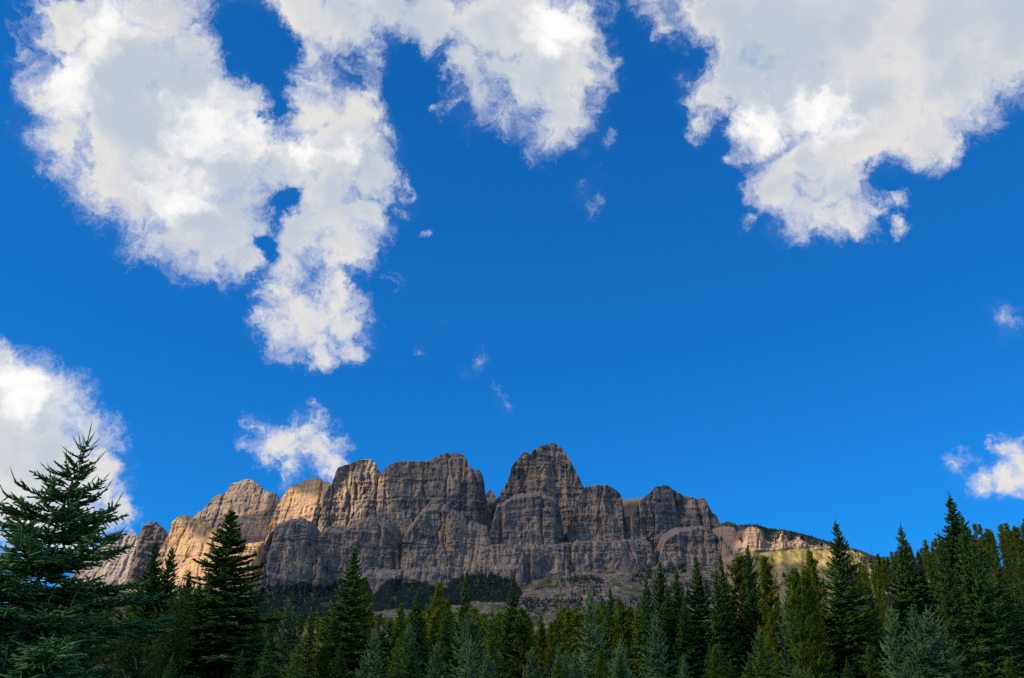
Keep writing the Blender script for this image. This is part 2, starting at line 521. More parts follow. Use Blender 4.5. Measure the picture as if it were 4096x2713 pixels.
# broad central block
buttress([(1504, 1905), (1514, 1897), (1521, 1893), (1528, 1880), (1544, 1857), (1566, 1850), (1584, 1849), (1602, 1843), (1617, 1837), (1646, 1840), (1673, 1840), (1709, 1838), (1718, 1830), (1749, 1820), (1776, 1808),
          (1816, 1804), (1825, 1806), (1852, 1812), (1865, 1830), (1874, 1860), (1890, 1872), (1894, 1880), (1914, 1876), (1928, 1890), (1934, 1915), (1941, 1965), (1955, 2060)], 5280, batter=0.17, rnd=110,
         slope=-0.05, jag=2.4, seed=13, mat=0)
# needle in the notch
buttress([(1925, 2060), (1939, 1985), (1950, 1965), (1960, 1951), (1972, 1965), (1985, 1988), (2010, 2060)], 5560, batter=0.2, rnd=50, cap=30, slope=-0.3, jag=1.5, seed=17, mat=0, flute=.5)
# highest tower
buttress([(1955, 2090), (1981, 1990), (2000, 1962), (2012, 1945), (2027, 1920), (2039, 1890), (2046, 1860), (2063, 1840), (2082, 1825), (2091, 1808), (2106, 1809), (2118, 1817), (2125, 1805), (2149, 1788), (2168, 1779),
          (2185, 1774), (2206, 1765), (2225, 1764), (2244, 1775), (2263, 1805), (2278, 1830), (2292, 1860), (2311, 1895), (2330, 1925), (2345, 1955), (2375, 2030), (2390, 2060)], 5420, batter=0.26, rnd=130, slope=-0.1,
         jag=3, seed=19, mat=0, flute=1.2)
# shoulder right of it
buttress([(2246, 2150), (2285, 2105), (2297, 2060), (2306, 2010), (2318, 1985), (2337, 1952), (2350, 1943), (2378, 1937), (2426, 1938), (2445, 1950), (2474, 1965), (2488, 1982), (2497, 2030), (2512, 2110), (2530, 2150)],
         5180, batter=0.14, rnd=90, slope=-0.05, jag=2, seed=23, mat=0)
# scree saddle
buttress([(2440, 2080), (2488, 1990), (2520, 1984), (2560, 1981), (2594, 1976), (2640, 2040)], 5480, batter=0.9, rnd=0, flute=.15, slope=-0.1, jag=1.5, seed=24, mat=2)
buttress([(2230, 2110), (2262, 2020), (2280, 2005), (2310, 2004), (2340, 2060)], 5290, batter=1.4, rnd=0, flute=.12, slope=-0.1, jag=1.5, seed=25, mat=2)
# right tower
buttress([(2480, 2180), (2513, 2100), (2535, 2045), (2560, 2010), (2593, 1977), (2608, 1960), (2627, 1945), (2656, 1937), (2684, 1945), (2713, 1960), (2751, 1978), (2790, 1988), (2818, 1987), (2830, 2000), (2842, 2030),
          (2856, 2052), (2863, 2052), (2885, 2085), (2905, 2110), (2940, 2170), (2960, 2200)], 5180, batter=0.2, rnd=140, slope=-0.1, jag=2.4, seed=29, mat=0, tilt=0.06)
# rounded front buttress under the highest tower
buttress([(1935, 2210), (1953, 2150), (1972, 2095), (1988, 2030), (2034, 2008), (2058, 1996), (2106, 1986), (2149, 1985), (2187, 1994), (2225, 2008), (2236, 2040), (2252, 2090), (2260, 2130), (2272, 2200)], 5110,
         batter=0.14, rnd=130, cap=120, slope=0.35, jag=3.4, seed=31, mat=0)
# lower front buttresses
buttress([(1015, 2340), (1031, 2300), (1062, 2185), (1080, 2140), (1098, 2106), (1138, 2094), (1165, 2087), (1196, 2093), (1219, 2103), (1237, 2130), (1252, 2155), (1270, 2205), (1285, 2260), (1297, 2330)], 5020,
         batter=0.22, rnd=70, cap=170, slope=0.32, jag=4.2, seed=37, mat=0)
buttress([(1240, 2260), (1258, 2200), (1276, 2150), (1296, 2132), (1334, 2131), (1378, 2128), (1441, 2093), (1472, 2082), (1495, 2088), (1530, 2105), (1557, 2120), (1580, 2145), (1590, 2185), (1602, 2260)], 5060,
         batter=0.22, rnd=55, cap=190, slope=0.36, jag=4.2, seed=41, mat=0)
buttress([(1586, 2250), (1597, 2195), (1608, 2150), (1633, 2116), (1660, 2085), (1682, 2057), (1696, 2043), (1736, 2040), (1776, 2045), (1816, 2070), (1870, 2105), (1914, 2120), (1950, 2135), (1968, 2160), (1990, 2240)],
         5040, batter=0.22, rnd=60, cap=170, slope=0.42, jag=4.2, seed=43, mat=0)
# lower cliff band with the long ledge
buttress([(1870, 2300), (1885, 2240), (1905, 2200), (1950, 2182), (2060, 2184), (2110, 2189), (2220, 2179), (2300, 2169), (2360, 2163), (2430, 2169), (2500, 2161), (2560, 2156), (2606, 2163), (2622, 2195), (2640, 2240), (2660, 2300)],
         4975, batter=0.12, rnd=90, cap=110, slope=0.2, jag=1.6, seed=47, mat=0)
buttress([(2630, 2290), (2648, 2215), (2665, 2160), (2720, 2127), (2780, 2117), (2830, 2120), (2850, 2123), (2872, 2150), (2910, 2150), (2950, 2185), (2985, 2205), (3000, 2260)], 4990, batter=0.16, rnd=120, cap=170,
         slope=0.3, jag=2, seed=53, mat=0)
# broken rock steps at the foot of the wall
buttress([(1380, 2400), (1420, 2345), (1470, 2300), (1530, 2290), (1600, 2300), (1660, 2285), (1740, 2282), (1790, 2300), (1815, 2345)], 4935, batter=0.3, rnd=60, cap=60, slope=0.5, jag=2, seed=59, mat=0)
buttress([(2590, 2340), (2640, 2270), (2700, 2225), (2800, 2215), (2900, 2212), (2990, 2215), (3040, 2260)], 4950, batter=0.35, rnd=40, cap=60, slope=0.5, jag=2, seed=61, mat=0)
mountain = take('mountain', [ROCK, ROCK_SUNLIT, SCREE], kind='structure')

# dark ridge and pale ridge far behind, at the left
buttress([(470, 2400), (505, 2260), (530, 2185), (552, 2130), (566, 2112), (580, 2107), (603, 2101), (622, 2110), (640, 2130), (680, 2180), (720, 2260)], 7200, batter=0.35, rnd=100, tilt=0.35, jag=4, seed=71, mat=0, step=7)
far_mountain = take('far_mountain', [ROCK_DARK], kind='structure')
buttress([(100, 2400), (220, 2330), (300, 2260), (360, 2200), (410, 2155), (440, 2137), (480, 2137), (520, 2140), (560, 2165), (620, 2240), (660, 2330)], 8600, batter=0.6, rnd=60, tilt=-0.2, jag=4, seed=73, mat=0, step=8)
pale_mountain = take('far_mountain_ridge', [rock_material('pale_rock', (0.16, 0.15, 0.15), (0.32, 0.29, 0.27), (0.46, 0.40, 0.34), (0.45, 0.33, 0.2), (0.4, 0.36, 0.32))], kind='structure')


# ------------------------------------------------------------------ ridge and meadow slope at the right
def slope_material():
    m, N, b = material('meadow_and_cliff')
    g = N.n('ShaderNodeNewGeometry')
    p = g.outputs['Position']
    at = N.n('ShaderNodeAttribute', attribute_name='zone')
    zone = at.outputs['Fac']
    wob = N.vec('SCALE', N.vec('SUBTRACT', N.noise(p, 1 / 40, 3, out=1), (.5, .5, .5)), scale=24.0)
    q = N.vec('ADD', p, wob)
    st1 = N.noise(xyz_scale(N, q, (1 / 14, 1 / 14, 1 / 60)), 1.0, 6.0, 0.62)
    bed = N.noise(xyz_scale(N, q, (1 / 260, 1 / 260, 1 / 7)), 1.0, 5.0, 0.6)
    rock = N.ramp(N.math('MULTIPLY_ADD', bed, 0.55, N.math('MULTIPLY', st1, 0.5)), [(0.36, (0.12, 0.10, 0.09)), (0.52, (0.36, 0.26, 0.19)), (0.72, (0.52, 0.38, 0.27))])
    gn = N.noise(xyz_scale(N, q, (1 / 30, 1 / 90, 1 / 90)), 1.0, 6.0, 0.65)
    grass = N.ramp(gn, [(0.34, (0.11, 0.135, 0.028)), (0.48, (0.26, 0.225, 0.075)), (0.62, (0.46, 0.35, 0.19))])
    edge = N.math('ADD', zone, N.math('MULTIPLY_ADD', N.noise(p, 1 / 25, 5, 0.65), 0.7, -0.35))
    col = N.mix(N.smooth(edge, 0.42, 0.58), grass, rock)
    wood = N.mix(gn, (0.05, 0.06, 0.02), (0.16, 0.14, 0.08))
    col = N.mix(N.smooth(edge, 1.4, 1.6), col, wood)
    N.set(b.inputs['Base Color'], col)
    bp = N.n('ShaderNodeBump')
    bp.inputs['Strength'].default_value = 0.7
    bp.inputs['Distance'].default_value = 4.0
    N.set(bp.inputs['Height'], N.math('ADD', st1, bed))
    N.set(b.inputs['Normal'], bp.outputs[0])
    return m


def ridge():
    D = 4880.0
    top = [(2820, 2120), (2870, 2103), (2889, 2094), (2909, 2086), (2930, 2092), (2950, 2101), (2970, 2098), (3024, 2099), (3072, 2114), (3122, 2118), (3173, 2127), (3240, 2143), (3291, 2160), (3342, 2180), (3426, 2196), (3480, 2218),
           (3600, 2262), (3800, 2330)]
    cliff_top = [(2820, 2132), (2870, 2112), (2900, 2106), (2935, 2112), (2950, 2128), (2965, 2122), (3001, 2108), (3024, 2109), (3048, 2126), (3062, 2150), (3082, 2162), (3110, 2135), (3128, 2125), (3150, 2140), (3172, 2155), (3195, 2148),
                 (3230, 2160), (3300, 2172), (3400, 2192), (3480, 2222), (3800, 2335)]
    base = [(2820, 2250), (2930, 2222), (3000, 2208), (3070, 2204), (3150, 2201), (3250, 2198), (3330, 2193), (3420, 2200), (3480, 2228), (3800, 2340)]
    n = 420
    px = np.linspace(2820, 3800, n)
    f = lambda c: np.interp(px, [a for a, _ in c], [b for _, b in c]) + 1.6 * fbm(px / 14, px * 0, 5, 3)
    yt, yc, yb = f(top), f(cliff_top), f(base)
    yc = np.maximum(yc, yt + 2)
    yb = np.maximum(yb, yc + 3)
    bump = 55 * np.exp(-((px - 3015) / 62.0) ** 2) + 26 * np.exp(-((px - 3128) / 26.0) ** 2) + 20 * np.exp(-((px - 3200) / 30.0) ** 2)
    rows, zone = [], []

    def row(y, D_, z_):
        r = np.array([pworld(a, b_, d_) for a, b_, d_ in zip(px, y, D_)])
        r[:, 1] = D_
        rows.append(r)
        zone.append(np.full(n, z_))

    ylow = np.full(n, 2570.0)
    back = 380 * (1 - sstep(px, 2800, 2945))
    for s in np.linspace(0, 1, 34):           # grass
        y = ylow + (yb - ylow) * s
        D_ = D + back - 720 * (1 - s) - bump * (0.15 + 0.83 * s) + 3 * s + 10 * fbm(px / 50, s * 6 + px * 0, 77, 3)
        row(y, D_, 0.0)
        zone[-1] = 1 - sstep(px + 60 * fbm(px / 60, s * 3 + px * 0, 80, 3), 2900, 2990)
    for s in np.linspace(0.04, 1, 44):        # cliffs
        y = yb + (yc - yb) * s
        D_ = D + back - bump * (1 - 0.5 * s * s) + 40 * s + 7 * fbm(px / 9, s * 3 + px * 0, 78, 3) + 4 * fbm(px / 60, s * 22 + px * 0, 79, 2)
        row(y, D_, 1.0)
    for s in np.linspace(0.08, 1, 14):        # wooded top
        y = yc + (yt - yc) * s
        D_ = D + back + 40 - 0.5 * bump * (1 - s) + 170 * s
        row(y, D_, 2.0)
    r = rows[-1].copy()
    for dy, dz in ((60, -2), (200, -60), (700, -500)):
        q = r.copy()
        q[:, 1] += dy
        q[:, 2] += dz
        rows.append(q)
        zone.append(np.full(n, 2.0))
    A = np.array(rows)
    me = mesh_np('mountain_slope', A.reshape(-1, 3), quads=grid_quads(len(rows), n))
    at = me.attributes.new('zone', 'FLOAT', 'POINT')
    at.data.foreach_set('value', np.concatenate(zone).astype(np.float32))
    return link('mountain_slope', me, slope_material(), kind='structure')


mountain_slope = ridge()


# ------------------------------------------------------------------ terrain
def ground_z(x, y):
    """valley floor with the wooded hill at the right and the long rise to the foot of the mountain"""
    x, y = np.asarray(x, float), np.asarray(y, float)
    hill = 36.5 * sstep(x, 10, 150) * sstep(y, 80, 260) * (1 - 0.75 * sstep(y, 330, 700))
    side = 10 * sstep(-x, 60, 300) * sstep(y, 60, 300)
    rise = np.interp(y, [900, 1500, 2500, 3800, 4400, 4700, 4960, 5200, 6000], [0, 30, 85, 180, 320, 440, 575, 690, 800]) + sstep(y, 3800, 4900) * (45 * sstep(x, 150, 700) - 38 * sstep(-x, -300, 300) - 80 * sstep(-x, 450, 1100))
    far = sstep(y, 3600, 4500)
    gul = far * (26 * fbm(x / 170, y / 900, 91, 3) + 9 * (0.5 - ridged(x / 60, y / 500, 92, 3)) + 2.5 * fbm(x / 20, y / 25, 93, 3))
    wall = sstep(np.abs(x + 150), 2250, 4200) * sstep(y, 1500, 4200)
    zz = rise + gul
    st = far * 11.0 * (np.minimum(np.mod(zz / 26.0 + 0.4 * fbm(x / 150, y / 150, 95, 2), 1) * 4, 1) - np.mod(zz / 26.0 + 0.4 * fbm(x / 150, y / 150, 95, 2), 1))
    small = 0.18 * fbm(x / 9, y / 9, 94, 3) * sstep(y, 8, 30)
    return hill + side + zz + st + small - 400 * wall


def slope_ground_material():
    m, N, b = material('valley_ground')
    g = N.n('ShaderNodeNewGeometry')
    p = g.outputs['Position']
    sp = N.n('ShaderNodeSeparateXYZ')
    N.set(sp.inputs[0], p)
    n1 = N.noise(p, 1 / 7.0, 6, 0.65)
    near = N.mix(n1, (0.016, 0.030, 0.008), (0.055, 0.065, 0.02))
    wob = N.vec('SCALE', N.vec('SUBTRACT', N.noise(p, 1 / 50, 3, out=1), (.5, .5, .5)), scale=20.0)
    q = N.vec('ADD', p, wob)
    bed = N.noise(xyz_scale(N, q, (1 / 160, 1 / 400, 1 / 6)), 1.0, 5.0, 0.65)
    sc = N.noise(xyz_scale(N, q, (1 / 12, 1 / 40, 1 / 40)), 1.0, 6.0, 0.7)
    scree = N.ramp(N.math('MULTIPLY_ADD', bed, 0.55, N.math('MULTIPLY', sc, 0.45)), [(0.40, (0.05, 0.046, 0.038)), (0.50, (0.18, 0.16, 0.125)), (0.64, (0.44, 0.37, 0.27))])
    gr = N.mix(sc, (0.035, 0.055, 0.018), (0.12, 0.13, 0.05))
    scree = N.mix(N.smooth(N.noise(q, 1 / 90, 5, 0.65), 0.50, 0.60), scree, gr)
    f = N.smooth(sp.outputs[1], 3300, 4100)
    N.set(b.inputs['Base Color'], N.mix(f, near, scree))
    bp = N.n('ShaderNodeBump')
    bp.inputs['Strength'].default_value = 0.6
    bp.inputs['Distance'].default_value = 2.0
    N.set(bp.inputs['Height'], N.math('ADD', bed, sc))
    N.set(b.inputs['Normal'], bp.outputs[0])
    return m


def build_ground():
    xs = np.concatenate([np.arange(-16000, -2000, 500.0), np.arange(-2000, -400, 14.0), np.arange(-400, 400, 8.0), np.arange(400, 2400, 14.0), np.arange(2400, 16001, 500.0)])
    ys = np.concatenate([np.arange(-14000, -200, 600.0), np.arange(-200, 420, 8.0), np.arange(420, 4000, 60.0), np.arange(4000, 5060, 7.0), np.arange(5060, 16001, 700.0)])
    X, Y = np.meshgrid(xs, ys)
    Z = ground_z(X, Y)
    V = np.stack([X, Y, Z], 2).reshape(-1, 3)
    Q = grid_quads(len(ys), len(xs))
    me = mesh_np('ground', V, quads=Q, smooth=True)
    return link('ground', me, slope_ground_material(), kind='structure')


ground = build_ground()


# ------------------------------------------------------------------ unseen cloud sheet, added to shade the valley and the mountain
SHADE_Z, SHADE_BASE = 4600.0, 0


def on_shade_cloud(P):
    k = (SHADE_Z - P[2]) / SUN_DIR.z
    return P[0] + k * SUN_DIR.x, P[1] + k * SUN_DIR.y


def inside(poly, X, Y):
    r = np.zeros(X.shape, bool)
    n = len(poly)
    for i in range(n):
        (x0, y0), (x1, y1) = poly[i], poly[(i + 1) % n]
        c = (y0 > Y) != (y1 > Y)
        r ^= c & (X < (x1 - x0) * (Y - y0) / (y1 - y0 + 1e-9) + x0)
    return r


def shade_cloud_material():
    m = bpy.data.materials.new('shade_cloud_white')
    m.use_nodes = True
    N = NT(m.node_tree)
    o = N.n('ShaderNodeOutputMaterial')
    d = N.n('ShaderNodeBsdfDiffuse')
    N.set(d.inputs[0], (0.85, 0.85, 0.86))
    tr = N.n('ShaderNodeBsdfTranslucent')
    N.set(tr.inputs[0], (0.8, 0.8, 0.82))
    tp = N.n('ShaderNodeBsdfTransparent')
    a = N.n('ShaderNodeMixShader')
    a.inputs[0].default_value = 0.5
    N.t.links.new(d.outputs[0], a.inputs[1])
    N.t.links.new(tr.outputs[0], a.inputs[2])
    c = N.n('ShaderNodeMixShader')
    c.inputs[0].default_value = SHADE_CLEAR
    N.t.links.new(a.outputs[0], c.inputs[1])
    N.t.links.new(tp.outputs[0], c.inputs[2])
    N.t.links.new(c.outputs[0], o.inputs[0])
    return m


SHADE_CLEAR = 0.49
LIT_LEFT = [(0, 2480, 5800), (0, 2000, 6800), (400, 1980, 6400), (560, 1990, 6000), (640, 2010, 5600), (800, 1940, 5900), (920, 1870, 5900), (1010, 1870, 5900), (1110, 1940, 5900), (1140, 1890, 5600), (1290, 1880, 5500),
            (1300, 1790, 5480), (1540, 1770, 5480), (1512, 1890, 5450), (1465, 1985, 5420), (1395, 1970, 5400), (1330, 2000, 5400), (1250, 2070, 5330), (1130, 2110, 5500), (1075, 2125, 5500), (1020, 2290, 5400), (960, 2480, 5200)]
LIT_RIGHT = [(2925, 2215, 4850), (2940, 2140, 4850), (2985, 2095, 4850), (3100, 2080, 4900), (3520, 2180, 4900), (3560, 2280, 4700), (3400, 2262, 4760), (3300, 2250, 4740), (3180, 2246, 4740), (3040, 2236, 4750), (2960, 2216, 4800)]


def build_shade_cloud():
    polys = [[on_shade_cloud(pworld(x, y, d)) for x, y, d in L] for L in (LIT_LEFT, LIT_RIGHT)]
    ox, oy = on_shade_cloud(np.array([0.0, 0.0, 0.0]))
    st = 45.0
    gx = np.arange(ox - 3200, ox + 3600, st)
    gy = np.arange(oy - 1500, oy + 7200, st)
    X, Y = np.meshgrid(gx, gy)
    wx, wy = X + 70 * fbm(X / 260, Y / 260, 301, 4), Y + 70 * fbm(X / 260, Y / 260, 302, 4)
    m = np.ones(X.shape)
    for p in polys:
        m[inside(p, wx, wy)] = 0  # openings shaped to let the sun onto the lit patches
    ex = np.minimum(np.minimum(X - gx[0], gx[-1] - X), np.minimum(Y - gy[0], gy[-1] - Y))
    m[ex < 350 + 250 * fbm(X / 700, Y / 700, 303, 3)] = 0
    keep = m > 0.5
    t = m.copy()
    for _ in range(14):
        q = np.pad(t, 1)
        t = np.where(keep, (q[1:-1, 1:-1] * 2 + q[:-2, 1:-1] + q[2:, 1:-1] + q[1:-1, :-2] + q[1:-1, 2:]) / 6, 0)
    puff = np.sqrt(t) * (85 + 60 * fbm(X / 500, Y / 500, 304, 5) + 30 * ridged(X / 200, Y / 200, 305, 3))
    top = SHADE_Z + np.maximum(puff, 12)
    bot = SHADE_Z - 60 * t + 12 * fbm(X / 200, Y / 200, 306, 3)
    nr, nc = X.shape
    V = np.concatenate([np.stack([X, Y, top], 2).reshape(-1, 3), np.stack([X, Y, bot], 2).reshape(-1, 3)])
    cell = keep[:-1, :-1] & keep[1:, :-1] & keep[:-1, 1:] & keep[1:, 1:]
    q = grid_quads(nr, nc)[cell.ravel()]
    n = nr * nc
    Q = [q, q[:, ::-1] + n]
    # side walls along the rim
    c = np.pad(cell, 1)
    idx = np.arange(n).reshape(nr, nc)
    for dy, dx, a, b_ in ((-1, 0, (0, 0), (0, 1)), (1, 0, (1, 1), (1, 0)), (0, -1, (1, 0), (0, 0)), (0, 1, (0, 1), (1, 1))):
        rim = cell & ~c[1 + dy:nr + dy, 1 + dx:nc + dx]
        I, J = np.nonzero(rim)
        u, v = idx[I + a[0], J + a[1]], idx[I + b_[0], J + b_[1]]
        Q.append(np.stack([v, u, u + n, v + n], 1))
    Q = np.concatenate(Q)
    used = np.unique(Q)
    remap = np.full(len(V), -1)
    remap[used] = np.arange(len(used))
    me = mesh_np('shade_cloud', V[used], quads=remap[Q], smooth=True)
    return link('shade_cloud', me, shade_cloud_material(), kind='structure')


shade_cloud = build_shade_cloud()


# ------------------------------------------------------------------ foliage materials
def needle_material(name, base, tip, var=0.45, rough=0.75):
    m, N, b = material(name)
    g = N.n('ShaderNodeNewGeometry')
    oi = N.n('ShaderNodeObjectInfo')
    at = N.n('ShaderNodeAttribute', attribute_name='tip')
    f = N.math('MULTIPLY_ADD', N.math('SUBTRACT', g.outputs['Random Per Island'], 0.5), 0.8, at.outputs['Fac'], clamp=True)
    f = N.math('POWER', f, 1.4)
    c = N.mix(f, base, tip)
    k = N.math('MULTIPLY_ADD', oi.outputs['Random'], var, 1 - var * 0.5)
    n = N.noise(N.n('ShaderNodeTexCoord').outputs['Object'], 1.3, 2, 0.5)
    k = N.math('MULTIPLY', k, N.lin(n, 0.3, 0.7, 0.72, 1.28))
    N.set(b.inputs['Base Color'], N.vec('SCALE', c, scale=k))
    b.inputs['Roughness'].default_value = rough
    b.inputs['Specular IOR Level'].default_value = 0.12
    return m


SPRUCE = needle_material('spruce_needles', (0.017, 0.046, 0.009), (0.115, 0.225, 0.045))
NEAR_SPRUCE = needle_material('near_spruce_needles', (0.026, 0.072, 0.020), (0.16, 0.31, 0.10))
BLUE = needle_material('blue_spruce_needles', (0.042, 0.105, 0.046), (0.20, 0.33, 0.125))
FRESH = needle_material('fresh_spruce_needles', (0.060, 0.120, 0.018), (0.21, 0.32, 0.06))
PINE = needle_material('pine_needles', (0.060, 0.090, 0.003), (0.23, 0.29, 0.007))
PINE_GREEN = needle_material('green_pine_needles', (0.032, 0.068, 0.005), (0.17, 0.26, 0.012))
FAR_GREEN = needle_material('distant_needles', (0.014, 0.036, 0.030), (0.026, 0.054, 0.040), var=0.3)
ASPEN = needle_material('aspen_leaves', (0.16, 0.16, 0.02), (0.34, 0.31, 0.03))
LEAFY = needle_material('willow_leaves', (0.045, 0.085, 0.012), (0.12, 0.18, 0.03))


def bark_material():
    m, N, b = material('bark')
    p = N.n('ShaderNodeTexCoord').outputs['Object']
    n = N.noise(xyz_scale(N, p, (9, 9, 2)), 1.0, 5, 0.65)
    N.set(b.inputs['Base Color'], N.ramp(n, [(0.35, (0.055, 0.042, 0.032)), (0.65, (0.17, 0.135, 0.105))]))
    bp = N.n('ShaderNodeBump')
    bp.inputs['Distance'].default_value = 0.03
    N.set(bp.inputs['Height'], n)
    N.set(b.inputs['Normal'], bp.outputs[0])
    return m


BARK = bark_material()
DEADWOOD, _N, _b = material('dead_twigs')
_N.set(_b.inputs['Base Color'], _N.ramp(_N.noise(_N.n('ShaderNodeTexCoord').outputs['Object'], 6.0, 3), [(0.35, (0.16, 0.14, 0.115)), (0.65, (0.36, 0.33, 0.28))]))


# ------------------------------------------------------------------ tree shapes
class Twigs:
    """collects tapered prisms"""
    def __init__(self):
        self.s = []

    def add(self, a, b, r0, r1, tip=0.0):
        self.s.append((*a, *b, r0, r1, tip))

    def mesh(self, name, sides=3, seed=0):
        S = np.array(self.s, float)
        A, B = S[:, 0:3], S[:, 3:6]
        d = B - A
        L = np.linalg.norm(d, axis=1, keepdims=True)
        d = d / np.maximum(L, 1e-6)
        ref = np.where(np.abs(d[:, 2:3]) > 0.9, np.array([[1.0, 0, 0]]), np.array([[0, 0, 1.0]]))
        u = np.cross(d, ref)
        u /= np.maximum(np.linalg.norm(u, axis=1, keepdims=True), 1e-6)
        v = np.cross(d, u)
        n = len(S)
        ph = np.random.default_rng(seed).uniform(0, 6.28, n)
        vs = []
        mid = A + (B - A) * 0.55
        for P, rr in ((A, S[:, 6] * 0.8), (mid, (S[:, 6] + S[:, 7]) * 0.56)):
            for k in range(sides):
                a = ph + k * 2 * math.pi / sides
                vs.append(P + rr[:, None] * (np.cos(a)[:, None] * u + np.sin(a)[:, None] * v))
        vs.append(B)
        V = np.stack(vs, 1).reshape(-1, 3)
        m = 2 * sides + 1
        base = np.arange(n) * m
        Q = np.concatenate([np.stack([base + k, base + (k + 1) % sides, base + sides + (k + 1) % sides, base + sides + k], 1) for k in range(sides)])
        T = np.concatenate([np.stack([base + sides + k, base + sides + (k + 1) % sides, base + 2 * sides], 1) for k in range(sides)])
        me = mesh_np(name, V, quads=Q, tris=T)
        at = me.attributes.new('tip', 'FLOAT', 'POINT')
        at.data.foreach_set('value', np.repeat(S[:, 8], m).astype(np.float32))
        return me


def trunk_mesh(name, H, r, lean=0.0, seed=0, top=0.97, sides=8):
    rings = 14
    t = np.linspace(0, top, rings)
    a = np.linspace(0, 2 * math.pi, sides, endpoint=False)
    rr = r * (1 - t / top * 0.93) * (1 + 0.5 * np.exp(-t * 22))
    cx = lean * t ** 2 * H + 0.02 * r * fbm(t * 6, t * 0, seed, 2)
    V = np.stack([cx[:, None] + rr[:, None] * np.cos(a), rr[:, None] * np.sin(a), np.broadcast_to((t * H - 0.25 * (t == 0))[:, None], (rings, sides))], 2).reshape(-1, 3)
    i = (np.arange(rings - 1)[:, None] * sides + np.arange(sides)[None])
    j = (np.arange(rings - 1)[:, None] * sides + (np.arange(sides)[None] + 1) % sides)
    Q = np.stack([i, j, j + sides, i + sides], 2).reshape(-1, 4)
    return mesh_np(name, V, quads=Q, smooth=True, ngons=[list(range((rings - 1) * sides, rings * sides))])


